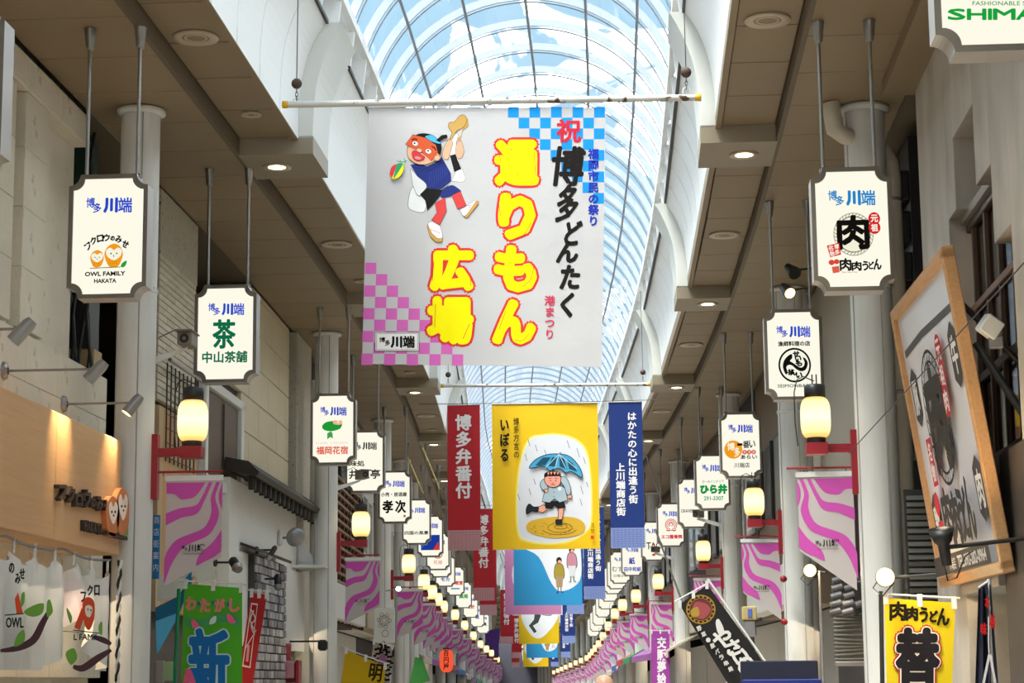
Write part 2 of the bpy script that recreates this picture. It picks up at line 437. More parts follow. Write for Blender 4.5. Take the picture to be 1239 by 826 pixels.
for sg, nm in ((-1, 'wall_upper_left'), (1, 'wall_upper_right')):
    wu = struct(nm)
    m = MB(); p2 = [(u + .06, max(z, 7.24)) for u, z in PROF if z > 7.2 or z == 7.15]
    n = int((S1 - S0) / 4)
    for i in range(n): curved(m, p2, .12, S0 + i * 4, S0 + i * 4 + 4, sg, 0, lambda x, y, z: W(x, y, z))
    m.build('wall_backing', GR, wu)
    pw = (BLL - BLD) / 7
    pm = curved(MB(), PROF, .03, .007, pw - .007, sg).mesh('wall_panel', VOIDW)
    rm = curved(MB(), RPROF, .26, 0, BLD, sg).mesh('arch_rib', RIBM)
    far = MB()
    for k in range(-5, 33):
        s = BL0 + k * BLL
        obj('arch_rib', rm, wu, W(0, s, 0), heading(s))
        for j in range(7):
            sj = s + BLD + j * pw
            if 14 < sj < 80: obj('wall_panel', pm, wu, W(0, sj, 0), heading(sj))
            else: curved(far, PROF, .03, sj + .007, sj + pw - .007, sg, 0, lambda x, y, z: W(x, y, z))
    o = far.build('wall_panel_rows', VOIDW, wu); o['kind'] = 'stuff'
    m = MB()
    for k in range(-5, 33):
        s = BL0 + k * BLL
        a, b = sorted((sg * 1.87, sg * 1.91)); strip(a, b, 8.405, 8.45, s + BLD + .6, s + BLL, m, step=8)
    m.build('dark_edge_trim', DEDGE, wu)
    # gutter behind the lattice, chord under the glass, fins
    m = MB(); a, b = sorted((sg * 2.30, sg * 2.34)); strip(a, b, 8.4, 8.96, S0, S1, m)
    a, b = sorted((sg * 1.9, sg * 2.34)); strip(a, b, 8.43, 8.46, S0, S1, m); strip(a, b, 8.96, 9.0, S0, S1, m)
    m.build('gutter', VOIDW, wu)
    m = MB(); a, b = sorted((sg * 1.80, sg * 1.88)); strip(a, b, 8.88, 9.0, S0, S1, m)
    m.build('lattice_chord', WHITE, wu)
    fm = MB().prism([(sg * 1.885, 8.44), (sg * 2.28, 8.44), (sg * 2.28, 8.9), (sg * 1.83, 8.9)], 0, .05)
    fin = fm.mesh('lattice_fin', WHITE)
    for k in range(-6, 56):
        s = 25.2 + k * 1.066
        obj('lattice_fin', fin, wu, W(0, s, 0), heading(s))
    m = MB()
    for k in range(56, 240):
        s = 25.2 + k * 1.066; m.box((sg * 1.88, s, 8.44), (sg * 2.28, s + .05, 8.9), 0, lambda x, y, z: W(x, y, z))
    o = m.build('lattice_fin_rows', WHITE, wu); o['kind'] = 'stuff'

# glass vault
VR, VZ, VA = 1.92, 8.38, math.radians(73.2)
vault = struct('ceiling_glass_vault')
GL = glass('vault_glass', (.90, .965, .99), .06)
MULL = mat('vault_mullion', (.20, .23, .27), .5, .2)
FINM = mat('vault_fin', (.34, .38, .45), .5)
seg = VA * 2 / 6
def arc_pt(t, r): return (r * math.sin(t), VZ + r * math.cos(t))
panes = []
for j in range(6):
    m = MB(); vs = []; q = 4
    for i in range(q + 1):
        x, z = arc_pt(-VA + seg * (j + i / q) + (.012 if i == 0 else -.012 if i == q else 0), VR)
        vs += [(x, .012, z), (x, 1.066 - .012, z)]
    m.add(vs, [(2 * i, 2 * i + 1, 2 * i + 3, 2 * i + 2) for i in range(q)], 0, True)
    panes.append(m.mesh('glass_pane', GL))
arc_in = MB().tube([(arc_pt(-VA + 2 * VA * i / 36, VR - .01)[0], 0, arc_pt(-VA + 2 * VA * i / 36, VR - .01)[1]) for i in range(37)], .013, 6).mesh('glazing_arc', MULL)
m = MB(); vs = []
for i in range(37):
    t = -VA + 2 * VA * i / 36
    for r in (VR + .02, VR + .12):
        x, z = arc_pt(t, r); vs += [(x, -.015, z), (x, .015, z)]
fs = []
for i in range(36):
    b = 4 * i
    fs += [(b, b + 4, b + 6, b + 2), (b + 1, b + 3, b + 7, b + 5), (b, b + 1, b + 5, b + 4), (b + 2, b + 6, b + 7, b + 3)]
m.add(vs, fs); fin_out = m.mesh('outer_fin', FINM)
far = MB()
for k in range(-42, 240):
    s = 25.2 + k * 1.066; h = heading(s)
    obj('glazing_arc', arc_in, vault, W(0, s, 0), h)
    obj('outer_fin', fin_out, vault, W(0, s, 0), h)
    for j in range(6):
        if -4 <= k < 46: obj('glass_pane', panes[j], vault, W(0, s, 0), h)
        else:
            vs = []
            for i in range(3):
                x, z = arc_pt(-VA + seg * (j + i / 2), VR); vs += [W(x, s, z), W(x, s + 1.066, z)]
            far.add(vs, [(0, 1, 3, 2), (2, 3, 5, 4)], 0, True)
o = far.build('glass_pane_rows', GL, vault); o['kind'] = 'stuff'
for j in range(1, 6):
    x, z = arc_pt(-VA + seg * j, VR - .015)
    MB().tube([W(x, S0 + i * 4, z) for i in range(81)], .021, 8).build('purlin', MULL, vault)
# end of the street
smesh('wall_far_end', MB().box((-60, 0, -12), (60, 1, 16)), mat('far_building', (.05, .05, .07), .8)); bpy.data.objects['wall_far_end'].location = W(0, 298, 0)

# ------------------------------------------------------------------ downlights
DLM = emis('downlight_lamp', (1, .80, .45), 6); DLR = mat('downlight_ring', (.50, .43, .33), .4, .2)
def downlight(loc, rz, label, lit_, r=.16):
    t = thing('downlight' if lit_ else 'ceiling_speaker', label, 'light' if lit_ else 'speaker', loc, rz, 'lit downlights in the cross beams' if lit_ else 'round fittings in the soffit panels')
    MB().lathe([(r * .62, -.004), (r, -.012), (r * 1.02, -.004), (r * 1.02, .01), (r * .6, .01), (r * .62, -.004)], n=28).build('ring', DLR, t)
    if lit_: MB().lathe([(.001, -.006), (r * .5, -.008), (r * .62, -.004)], n=24).build('lamp', DLM, t)
    else:
        MB().lathe([(.001, .0), (r * .62, -.002)], n=24).build('disc', SOFFIT, t)
        MB().lathe([(r * .42, -.002), (r * .44, -.007), (r * .5, -.007), (r * .52, -.002)], n=24).build('inner_ring', DLR, t)
    return t
ORD = ['nearest', 'second', 'third', 'fourth', 'fifth', 'sixth', 'seventh', 'eighth', 'ninth', 'tenth', 'eleventh', 'twelfth']
for k in range(0, 12):
    s = BL0 + k * BLL + .5
    for sg, sd in ((-1, 'left'), (1, 'right')):
        downlight(W(sg * 2.5, s, 6.985), heading(s), 'lit round downlight in the %s cross beam of the %s soffit' % (ORD[k], sd), True, .155)
    if k < 8:
        for sg, sd in ((-1, 'left'), (1, 'right')):
            downlight(W(sg * 2.52, s - 3.9, 7.155), heading(s), 'large unlit ringed ceiling fitting in the %s soffit, before the %s cross beam' % (sd, ORD[k]), False, .2)
        if k < 5: downlight(W(-2.5, s - 1.45, 7.155), heading(s), 'small unlit round fitting in the left soffit just before the %s cross beam' % ORD[k], False, .1)

# ------------------------------------------------------------------ steel columns
LC = [5.9, 18.55, 31.2, 41.9, 49.7, 55.3, 60.2, 66, 74, 82, 91, 100, 109, 118, 127, 136, 146, 156, 166, 176, 186, 196]
RCOL = [9.5, 19.15, 28.3, 39, 51.0, 59.6, 66.5, 75, 84, 93, 102, 110, 118, 126, 134, 142, 150, 159, 168, 177, 186, 196]
ORDX = ORD + ['thirteenth', 'fourteenth', 'fifteenth', 'sixteenth', 'seventeenth', 'eighteenth', 'nineteenth', 'twentieth', 'twenty-first', 'twenty-second']
SEAM = mat('column_seam', (.34, .33, .30), .6)
def column(sg, s, i):
    sd = 'left' if sg < 0 else 'right'
    u = -3.42 if sg < 0 else 3.58
    r = .185 if sg < 0 else .2
    t = thing('steel_column', 'round white steel column, %s in the row along the %s shop fronts' % (ORDX[i - 1] if i else 'hidden one before the first', sd), 'column', W(u, s, 0), heading(s), 'white columns of the %s side' % sd)
    MB().lathe([(r, 0), (r, 7.0)], n=36).build('shaft', COLM, t)
    MB().lathe([(r + .005, 6.93), (r + .05, 6.955), (r + .05, 6.99), (r, 6.995)], n=36).build('collar', COLM, t)
    if s < 60:
        MB().lathe([(r + .002, 5.18), (r + .01, 5.19), (r + .01, 5.215), (r + .002, 5.225)], n=36).build('joint_band', COLM, t)
        m = MB()
        for a in (-1.1, .35): m.box((-.006, -.006, 0), (.006, .006, 6.93), 0, lambda x, y, z, a=a: (x + (r + .001) * math.sin(a), y - (r + .001) * math.cos(a), z))
        m.build('seam', SEAM, t)
        if s < 45:
            bo = MB()
            for k in range(16):
                a = 2 * PI * k / 16; bo.lathe([(.008, 0), (.008, .012), (.003, .016)], (math.cos(a) * (r + .012), math.sin(a) * (r + .012), 5.22), 6)
            bo.build('bolt_ring', COLM, t)
    return t
for i, s in enumerate(LC): column(-1, s, i)
for i, s in enumerate(RCOL): column(1, s, i)

# ------------------------------------------------------------------ lantern, bracket, wave flag on each column
MAG, FLW = 'c653ab', 'c9c0bf'
def flag_proto(sg):
    root = thing('wave_flag', 'x', 'flag')
    MBX = MB().prism([(-.26, 0), (.26, 0), (.26, -.70 if sg < 0 else -1.08), (-.26, -.97 if sg < 0 else -.70)] if sg > 0 else [(-.26, 0), (.27, 0), (.265, -.72), (.0, -.85), (-.27, -.98)], 0, .004)
    MBX.build('cloth', mat('flag_cloth', 'bdb4b3', .8, 0, .05, 3), root)
    f = (lambda x, z: (x, z)) if sg < 0 else (lambda x, z: (-x, z))
    # stripes were measured on the nearest left flag, crop frame 595..796 x 100..505
    P = lambda px, py: ((px - 695.5) / 201 * .53 * (1 if sg < 0 else -1), 0., -(py - 96) / 410 * .98)
    d = Dec(P, (0, -1, 0), gap=.0006)
    d.band([(595, 105), (660, 105), (735, 105)], [(595, 148), (625, 150), (650, 170), (690, 165), (712, 145), (735, 107)], MAG)
    d.band([(748, 105), (722, 165), (700, 195), (645, 205), (595, 224)], [(761, 105), (732, 180), (706, 228), (650, 243), (595, 272)], MAG)
    d.band([(775, 105), (756, 165), (758, 225), (730, 285), (640, 325), (603, 370), (592, 405)], [(788, 105), (772, 165), (786, 235), (752, 310), (665, 355), (620, 420), (592, 505)], MAG)
    d.band([(797, 106), (785, 150), (787, 185), (797, 215)], [(797.5, 106), (797, 150), (797, 185), (797.5, 216)], MAG)
    d.band([(797, 290), (765, 340), (718, 388), (706, 428)], [(796.5, 375), (770, 397), (740, 413), (710, 430)], MAG)
    PT_ = lambda px, py: ((px - 695.5) / 201 * .53 + (0 if sg < 0 else .0), 0., -(py - 96) / 410 * .98)
    d2 = Dec(PT_, (0, -1, 0), gap=.0006); d2.k = 8
    d2.htext('博', 652, 350, 666, 366, '1a1612', .01); d2.htext('多', 664, 358, 676, 373, '1a1612', .01)
    d2.htext('川端', 678, 345, 738, 376, '1a1612', .02); d2.word('Hakata Kawabata', 660, 379, 734, 386, '55504c')
    d.build('stripes', root); d2.build('lettering', root)
    MB().box((-.275, -.008, -.005), (.275, .01, .045)).build('header_strip', mat('pale_strip', (.7, .69, .68), .5), root)
    return root
FP = {-1: flag_proto(-1), 1: flag_proto(1)}
LP = lantern_mat()
def bracket_proto(sg):           # origin: column axis, floor; the arm reaches toward the street
    root = thing('lantern_bracket', 'x', 'bracket')
    d = -sg; r = .185 if sg < 0 else .2
    b = lambda x0, y0, z0, x1, y1, z1, m: m.box((min(d * x0, d * x1), y0, z0), (max(d * x0, d * x1), y1, z1))
    m = MB(); b(r - .01, -.05, 3.22, r + .05, .05, 3.83, m); m.build('post', RED, root)
    m = MB(); b(r + .04, -.025, 3.62, r + .42, .025, 3.70, m); b(r + .27, -.09, 3.60, r + .47, .09, 3.71, m); m.build('arm', RED, root)
    m = MB(); m.tube([(d * (r + .04), 0, 3.475), (d * (r + .66), 0, 3.475)], .011, 8); m.build('flag_rod', RED, root)
    m = MB(); m.tube([(d * (r + .1), 0, 3.475), (d * (r + .1), 0, 3.44)], .004, 5).build('hook', BLACK, root)
    MB().tube([(d * (r + .5), 0, 3.475), (d * (r + .5), 0, 3.44)], .004, 5).build('hook', BLACK, root)
    return root
def lantern_proto():
    root = thing('paper_lantern', 'x', 'lantern')
    pr = []
    for i in range(41):
        t = i / 40; z = .385 * t
        r = .088 + .056 * (1 - abs(2 * t - 1) ** 3.4) ** .6
        r = max(r, .085); r *= 1 + .012 * math.cos(t * 2 * PI * 13)
        pr.append((r, z))
    MB().lathe([(.08, 0)] + pr + [(.08, .385)], (0, 0, .05), 28).build('paper_shade', LP, root)
    MB().lathe([(.086, 0), (.09, .01), (.09, .05), (.08, .055)], n=24).build('bottom_cap', BLACK, root)
    MB().lathe([(.085, .435), (.10, .44), (.10, .55), (.08, .56)], n=24).build('top_cap', BLACK, root)
    m = MB(); m.tube([(-.02, 0, .55), (-.02, 0, .66)], .007, 6); m.tube([(.02, 0, .55), (.02, 0, .66)], .007, 6)
    m.tube([(.0, .03, .6), (-.1, .05, .65), (-.16, .06, .62), (-.19, .06, .5), (-.19, .06, .2), (-.17, .05, -.02)], .006, 5); m.build('cable', BLACK, root)
    return root
LAN = lantern_proto(); BRK = {-1: bracket_proto(-1), 1: bracket_proto(1)}
used = set()
def inst(proto, name_, label, loc, rz, group):
    c = proto if proto.name not in used else copy_tree(proto)
    used.add(proto.name)
    c.location = loc; c.rotation_euler = (0, 0, rz); c['label'] = label; c['group'] = group; return c
for sg, cols, sd in ((-1, LC, 'left'), (1, RCOL, 'right')):
    for i, s in enumerate(cols):
        if i == 0: continue
        uc = -3.42 if sg < 0 else 3.58; o_ = ORDX[i - 1]; h = heading(s)
        inst(BRK[sg], '', 'dark red bracket with a lamp arm on the %s %s column' % (o_, sd), W(uc, s, 0), h, 'red brackets of the %s columns' % sd)
        ul = -2.865 if sg < 0 else 3.01
        inst(LAN, '', 'glowing round paper lantern on the red arm of the %s %s column' % (o_, sd), W(ul, s, 3.712), h, 'paper lanterns along the %s side' % sd)
        uf = -2.84 if sg < 0 else 3.08
        q = inst(FP[sg], '', 'magenta and white wave-striped pennant hanging from the %s %s column' % (o_, sd), W(uf, s, 3.395), h + random.uniform(-.05, .05), 'wave pennants along the %s side' % sd)

# ================================================================== HANGING SHOP SIGNS
def notched(w, h, r, n=7):
    pts = []
    for cx, cz, a0 in ((w / 2, 0, PI), (w / 2, h, -PI / 2), (-w / 2, h, 0), (-w / 2, 0, PI / 2)):
        # concave quarter, walked so that the outline runs counter-clockwise
        arc = [(cx + r * math.cos(a0 - PI / 2 * k / n), cz + r * math.sin(a0 - PI / 2 * k / n)) for k in range(n + 1)]
        pts += arc
    return pts
SW, SH = .665, 1.05
def frame_ring(mb, po, pi_, y0, y1, mi, ms):
    n = len(po); vs = [(x, y0, z) for x, z in po] + [(x, y0, z) for x, z in pi_] + [(x, y1, z) for x, z in po] + [(x, y0 + .02, z) for x, z in pi_]
    mb.add(vs, [(i, (i + 1) % n, n + (i + 1) % n, n + i) for i in range(n)], mi)
    mb.add(vs, [(i, 2 * n + i, 2 * n + (i + 1) % n, (i + 1) % n) for i in range(n)], ms)
    mb.add(vs, [(n + i, n + (i + 1) % n, 3 * n + (i + 1) % n, 3 * n + i) for i in range(n)], mi)
def sign_proto():
    root = thing('hanging_shop_sign', 'x', 'sign')
    w, h, r, t = SW, SH, .095, .036
    po = notched(w, h, r); pi_ = [(x, z + t) for x, z in notched(w - 2 * t, h - 2 * t, r)]
    m = MB(); frame_ring(m, po, pi_, -.10, .0, 0, 1); frame_ring(m, po, pi_, .10, .0, 0, 1)
    m.build('casing', [FRAME, FRAMES], root)
    MB().prism(pi_, -.081, -.075).build('lit_face', SIGNFACE, root); MB().prism(pi_, .075, .081).build('rear_face', SIGNFACE, root)
    for x in (-.215, .215):
        MB().tube([(x, 0, h - .03), (x, 0, 7.0 - 4.65 - .17)], .0155, 10).build('hanging_rod', STEEL, root)
        MB().lathe([(.016, -.19), (.034, -.185), (.036, -.165), (.05, -.03), (.053, -.004)], (x, 0, 7.0 - 4.65), 16).build('ceiling_cup', STEEL, root)
        MB().box((x - .03, -.03, h - .012), (x + .03, .03, h + .02)).build('rod_foot', FRAME, root)
    return root
SG = sign_proto(); sg_used = [0]
SHR = [None]
def sign(side, s, label, draw=None, frame=None, u=None, head='2340c0', hd=True):
    r = SG if not sg_used[0] else copy_tree(SG_CLEAN)
    sg_used[0] = 1
    r.location = W(u if u is not None else (-3.03 if side < 0 else 3.13), s, 4.65); r.rotation_euler = (0, 0, heading(s)); r['label'] = label; r['group'] = 'lit hanging signs along the %s side' % ('left' if side < 0 else 'right')
    fr = frame or (0, 0, 100, 158)
    SHR[0] = r
    d = Dec(rect_map(*fr, -SW / 2, 0, SW / 2, SH, -.0815), (0, -1, 0), mk=lit)
    x0, y0, x1, y1 = fr; X = lambda f: x0 + f * (x1 - x0); Y = lambda f: y0 + f * (y1 - y0)
    if hd:
        st = (x1 - x0) * .004
        d.ch('博', X(.216), Y(.185), X(.323), Y(.264), head, 0, st * .6); d.ch('多', X(.307), Y(.231), X(.406), Y(.306), head, 0, st * .8)
        d.ch('川', X(.446), Y(.195), X(.607), Y(.303), head, 0, st * 3); d.ch('端', X(.626), Y(.191), X(.795), Y(.31), head, 0, st * 1.0)
    if draw: draw(d)
    if d.cols: d.build('lettering', r)
    return r
SG_CLEAN = copy_tree(SG)              # an undecorated master, removed at the end
K = '14120f'
def owls(d):
    for c, x, y, a in (('フ', 152, 458, -.6), ('ク', 186, 425, -.4), ('ロ', 231, 412, -.15), ('ウ', 274, 408, 0), ('の', 314, 413, .1), ('み', 355, 420, .3), ('せ', 400, 450, .5)):
        w = 13 if c == 'の' else 20; d.ch(c, x - w, y - w, x + w, y + w, K, 0, 2.5, rot=a)
    d.poly([(128, 445), (185, 445), (185, 447), (128, 447)], 'f7f5da')
    OR = 'f59d1a'
    for cx, cy, k in ((215, 537, 1.0), (326, 520, 1.36)):
        d.poly([(cx + a * k, cy + b * k) for a, b in ((-46, -12), (-30, -42), (0, -54), (28, -42), (44, -12), (38, 20), (20, 48), (-18, 50), (-38, 22))], OR, True)
        d.poly([(cx + a * k, cy + b * k) for a, b in ((0, -26), (18, -36), (38, -24), (34, 0), (14, 16), (0, 20), (-14, 16), (-34, 0), (-38, -24), (-18, -36))], 'fbf8e2', True)
        for e_ in (-14, 14): d.ell(cx + e_ * k, cy - 10 * k, 3.5 * k, 3.5 * k, K)
        d.stroke([(cx - 2 * k, cy - 4 * k), (cx + 1 * k, cy + 6 * k)], 3 * k, K)
        for a in (-16, -6, 4, 14):
            for b in (26, 34): d.rect(cx + (a - 1.5) * k, cy + b * k, cx + (a + 2) * k, cy + (b + 3) * k, 'b06a10')
    d.stroke([(170, 594), (372, 590)], 4, K, True)
    d.poly([(374, 588), (384, 566), (412, 552), (408, 578), (392, 592)], '22a13c', True)
    d.word('OWL FAMILY', 138, 616, 404, 642, K, .01, 1.2); d.word('HAKATA', 200, 660, 346, 684, K, .01, 1)
def tea(d):
    G = '0d6b47'
    d.ch('茶', 182, 296, 344, 508, G, .0, 6); d.htext('中山茶舗', 96, 532, 440, 622, G, 0, 2.6)
def meat(d):
    d.poly([(303 + 135 * math.cos(t), 440 + 135 * math.sin(t)) for t in [2 * PI * k / 40 for k in range(40)]], '8a8474')
    d.ell(303, 440, 131, 131, 'f8f4dc', n=40); d.ring(303, 440, 112, 5, '3a352c', 40)
    for k in range(34):
        t = 2 * PI * k / 34; d.k -= 1; d.stroke([(303 + 112 * math.cos(t), 440 + 112 * math.sin(t)), (303 + 132 * math.cos(t + .12), 440 + 132 * math.sin(t + .12))], 3.5, '6a6454')
    d.ch('肉', 200, 328, 402, 528, K, 0, 9)
    d.ell(446, 345, 40, 40, 'd8262c'); d.ell(446, 402, 40, 40, 'd8262c'); d.ch('元', 424, 322, 470, 366, 'fbf0e0', 0, 2); d.ch('祖', 424, 380, 468, 424, 'fbf0e0', 0, 2)
    d.poly([(120, 508), (204, 492), (214, 566), (140, 582)], 'df2e2a'); d.ch('博', 170, 500, 200, 530, 'fbf0e0', 0, 1); d.ch('多', 172, 535, 206, 566, 'fbf0e0', 0, 1)
    d.ch('名', 130, 508, 162, 540, 'fbf0e0', 0, 1); d.ch('物', 138, 544, 168, 576, 'fbf0e0', 0, 1)
    d.ell(148, 614, 20, 17, 'df4a3a'); d.ell(182, 610, 18, 16, 'df4a3a'); d.poly([(148, 642), (196, 636), (200, 676), (154, 682)], 'e2604c')
    d.ch('肉', 204, 592, 278, 666, K, 0, 3); d.ch('肉', 284, 612, 346, 668, K, 0, 2.6); d.ch('う', 356, 612, 392, 668, K, 0, 3); d.ch('ど', 396, 616, 430, 660, K, 0, 2.6); d.ch('ん', 430, 600, 480, 664, K, 0, 3)
    d.word('Niku Niku Udon', 215, 672, 320, 682, 'c02c28')
def seimon(d):
    d.htext('漁師料理の店', 160, 284, 446, 326, K, .01, 1.2)
    d.ell(302, 484, 144, 144, K, n=48); d.ell(302, 484, 128, 128, 'f8f8e6', n=48)
    d.poly([(278, 392), (240, 410), (208, 448), (198, 500), (218, 556), (238, 548), (228, 500), (250, 482), (280, 488), (318, 520), (360, 536), (400, 520), (418, 470), (398, 430), (376, 424), (390, 462), (378, 496), (348, 504), (310, 480), (276, 458), (262, 448), (282, 424)], K, True)
    for c, x, y in (('せ', 318, 392), ('い', 334, 428), ('も', 340, 470), ('ん', 290, 545), ('払', 268, 540), ('い', 338, 568)):
        d.ch(c, x - 26, y - 22, x + 26, y + 22, K, 0, 4)
    d.word('SEIMONBARAI', 146, 642, 470, 668, '2a2620', .0, .5)
def orange(d):
    d.ell(492, 246, 52, 52, 'f5a01e'); d.ch('博', 458, 208, 500, 250, 'fbf4dc', 0, 1.5); d.ch('多', 498, 234, 530, 286, 'fbf4dc', 0, 1.5)
    d.ch('一', 516, 212, 544, 224, K, 0, 1); d.ch('番', 548, 198, 584, 238, K, 0, 1); d.ch('い', 584, 196, 618, 236, K, 0, 1)
    for k in range(3): d.ell(556 + 26 * k, 262, 13, 13, 'd8382c'); d.ch('茶漬屋'[k], 548 + 26 * k, 254, 564 + 26 * k, 270, 'fbf4dc')
    d.htext('あらい', 530, 276, 628, 302, K, 0, 1); d.htext('川端店', 494, 320, 584, 350, '4a463e', 0, .5)
def green(d):
    d.htext('ひーのインテリア', 296, 412, 424, 432, '6aa080', 0, .3); d.htext('ひら井', 282, 438, 442, 490, '0a9a3e', 0, 4); d.word('291-3307', 306, 504, 418, 526, '4aa070', 0, .8)
def lotus(d):
    d.poly([(112, 224), (130, 208), (166, 204), (196, 212), (188, 236), (150, 246), (120, 240)], '1f9a34', True)
    for a in (-14, -6, 2, 10): d.ell(180 + a, 212 - abs(a) * .2, 8, 9, 'f2b4a0')
    d.ell(180, 208, 5, 6, 'f7e2b0'); d.stroke([(150, 246), (146, 262)], 3, '2f8a3c'); d.poly([(134, 254), (146, 248), (156, 252), (158, 276), (146, 270), (134, 280)], '47a04c')
    d.htext('OTONA FUKUOKA', 84, 288, 224, 300, 'e8a890'); d.htext('福岡花宿', 88, 308, 224, 342, 'e8604c', 0, 1)
def ajidokoro(d):
    d.htext('味処', 250, 368, 312, 392, K, 0, .8); d.htext('井上亭', 246, 404, 378, 444, K, 0, 1); 
def takatsugu(d):
    d.htext('小売・居酒屋', 376, 498, 486, 516, '3a362e', 0, .6); d.ch('孝', 384, 532, 426, 582, K, 0, 2); d.ch('次', 438, 532, 480, 582, K, 0, 2); d.ell(476, 596, 5, 5, 'd04038')
def shikoku(d): d.htext('四国の風景', 534, 662, 640, 678, '33302a', 0, .5)
def brand5(d): d.word('GRANDIR', 204, 574, 290, 592, '4a463e', 0, .4)
def esute(d):
    R_ = 'd83a4a'
    for r in (31, 23, 14): d.ring(166, 670, r, 4, R_, 24, PI * .8, PI * 2.2)
    d.ring(166, 668, 8, 3, R_, 16); d.ring(150, 696, 8, 4, R_, 16); d.ring(182, 696, 8, 4, R_, 16); d.stroke([(140, 700), (192, 700)], 4, R_)
    d.htext('エコ整骨院', 110, 724, 226, 746, R_, 0, 1.2)
def tac(d):
    d.word('TAC', 22, 84, 78, 112, K, 0, .5); d.poly([(46, 116), (54, 86), (62, 116)], 'c8201c'); d.ell(50, 134, 7, 5, 'd84a3a')
def paper(d): d.ch('紙', 36, 74, 62, 104, '2a3cb0', 0, 1); d.htext('田中和紙', 10, 116, 92, 138, '2a3cb0', 0, .6)
def shima(d):
    G = '17a53c'
    P_ = plane_map(SHR[0], -.0815); d.P = P_
    d.word('FASHIONABLE SHOP', 1176.6, 1.5, 1260, 6.5, '4aa060', 0, .1)
    for c, x0, x1 in (('S', 1147.3, 1167.7), ('H', 1170.5, 1192.8), ('I', 1196, 1199.6), ('M', 1202, 1228), ('A', 1229.8, 1252), ('Y', 1254, 1274), ('A', 1276, 1298)): d.ch(c, x0, 11.2, x1, 23.6, G, 0, .8)
def generic(t1, c1, t2, c2):
    def f(d):
        if len(t1) < 4: d.htext(t1, 50 - 14 * len(t1), 72, 50 + 14 * len(t1), 100, c1, 0, 1.2)
        else: d.htext(t1, 12, 76, 88, 96, c1, 0, .8)
        if t2: d.htext(t2, 14, 112, 86, 126, c2, 0, .4)
    return f
def bluebox(d): d.rect(14, 74, 86, 132, '2a58c0'); d.poly([(14, 132), (60, 74), (86, 74), (86, 132)], '1c3a98'); d.poly([(60, 132), (80, 100), (86, 132)], 'd8382c')
sign(-1, 11.9, 'near lit sign at the left picture edge, only its pale casing side in view', generic('和菓子', K, '', K), u=-2.9)
sign(-1, 16.1, 'lit hanging sign with two orange owls and a green leaf', owls, (18, 20, 545, 778), head='2448cc')
sign(-1, 20.85, 'lit hanging sign with one large dark green character for tea', tea, (42, 30, 505, 770), head='2448cc')
sign(-1, 29.05, 'lit hanging sign with a green lily pad and a pink lotus flower', lotus, (62, 90, 255, 385))
sign(-1, 33.45, 'lit hanging sign with thin black brush letters, partly behind the lotus sign', ajidokoro, (232, 245, 395, 500), head='2a2c30')
sign(-1, 40.0, 'lit hanging sign with two bold black characters and a tiny red seal', takatsugu, (365, 410, 505, 625))
sign(-1, 46.3, 'mostly blank lit hanging sign with one small line of black letters', shikoku, (525, 530, 650, 718), u=-2.9)
sign(-1, 51, 'lit hanging sign with a solid blue panel, low behind the mostly blank sign', bluebox, u=-2.75)
sign(-1, 57, 'lit hanging sign with a red ring mark, beyond the blue-panel sign', lambda d: (d.ring(50, 90, 18, 4, 'd8483c'), d.htext('花屋', 30, 116, 70, 134, 'd8483c')), u=-2.75)
sign(-1, 61, 'narrow-looking lit sign with pale blue letters, left row far away', generic('旅', '5a78d0', '案内所', '5a78d0'), u=-2.8)
sign(-1, 67, 'lit hanging sign with slanted red lettering in the far left row', lambda d: (d.ch('川', 22, 78, 46, 102, 'd02828', 0, 2, skew=.3), d.ch('日', 54, 78, 78, 102, 'd02828', 0, 2, skew=.3), d.htext('モカ', 26, 112, 74, 132, '3a62c8', 0, 1)), u=-2.85)
sign(-1, 74, 'lit hanging sign with a red line of text over a blue one, far left row', lambda d: (d.htext('パン教室', 8, 78, 92, 100, 'd84040', 0, 1), d.rect(26, 116, 74, 124, '5a9ad0')), u=-2.85)
for k, s in enumerate((82, 89, 97, 105)): sign(-1, s, 'far small lit sign of the left row, %s of the last four' % ORD[k], generic(('薬局', '時計', '靴', '文具')[k], ('44a048', 'c84848', '3858b8', '44403a')[k], '', K), u=-2.9)
sign(1, 10.1, 'large near lit sign with green capital letters at the top right', shima, hd=False, u=3.22)
sign(1, 16.5, 'lit hanging sign with a round rope emblem around a thick black character', meat, (25, 18, 570, 795), head='1f86cc')
sign(1, 23.0, 'lit hanging sign with a thick black ring of swirling calligraphy', seimon, (40, 18, 555, 770), head='2448cc')
sign(1, 32.0, 'lit hanging sign with an orange ball and three red dots', orange, (415, 35, 655, 408))
sign(1, 38.0, 'lit hanging sign with bold bright green lettering and a telephone number', green, (255, 270, 460, 580))
sign(1, 42.5, 'lit hanging sign with small grey capitals, half hidden by the green-lettered sign', brand5, (185, 400, 370, 680))
sign(1, 48.4, 'lit hanging sign with a red drawing of coiled arcs', esute, (88, 550, 240, 790))
sign(1, 54.0, 'lit hanging sign with three tall black capitals and a red triangle', tac)
sign(1, 61.7, 'lit hanging sign with one blue character over a line of four', paper, u=3.05)
sign(1, 66.5, 'lit hanging sign with pale grey hiragana, just beyond the blue-character sign', generic('むすめ', 'a8b0a0', '日曜ぱん', '9aa090'), u=2.95)
sign(1, 70.5, 'lit hanging sign with one blue mark, overlapped by the pale grey one', generic('氷', '2a62c8', '', K), u=2.95)
for k, s in enumerate((74.5, 79, 84, 90, 97, 104, 112)): sign(1, s, 'far small lit sign of the right row, %s of the last seven' % ORD[k], generic(('米', '茶道具', '眼鏡', '呉服', '酒', '傘', '本')[k], ('4a463e', 'c85848', '4060b0', '44403a', 'c04040', '3c9050', '3858b8')[k], '', K), u=2.95)

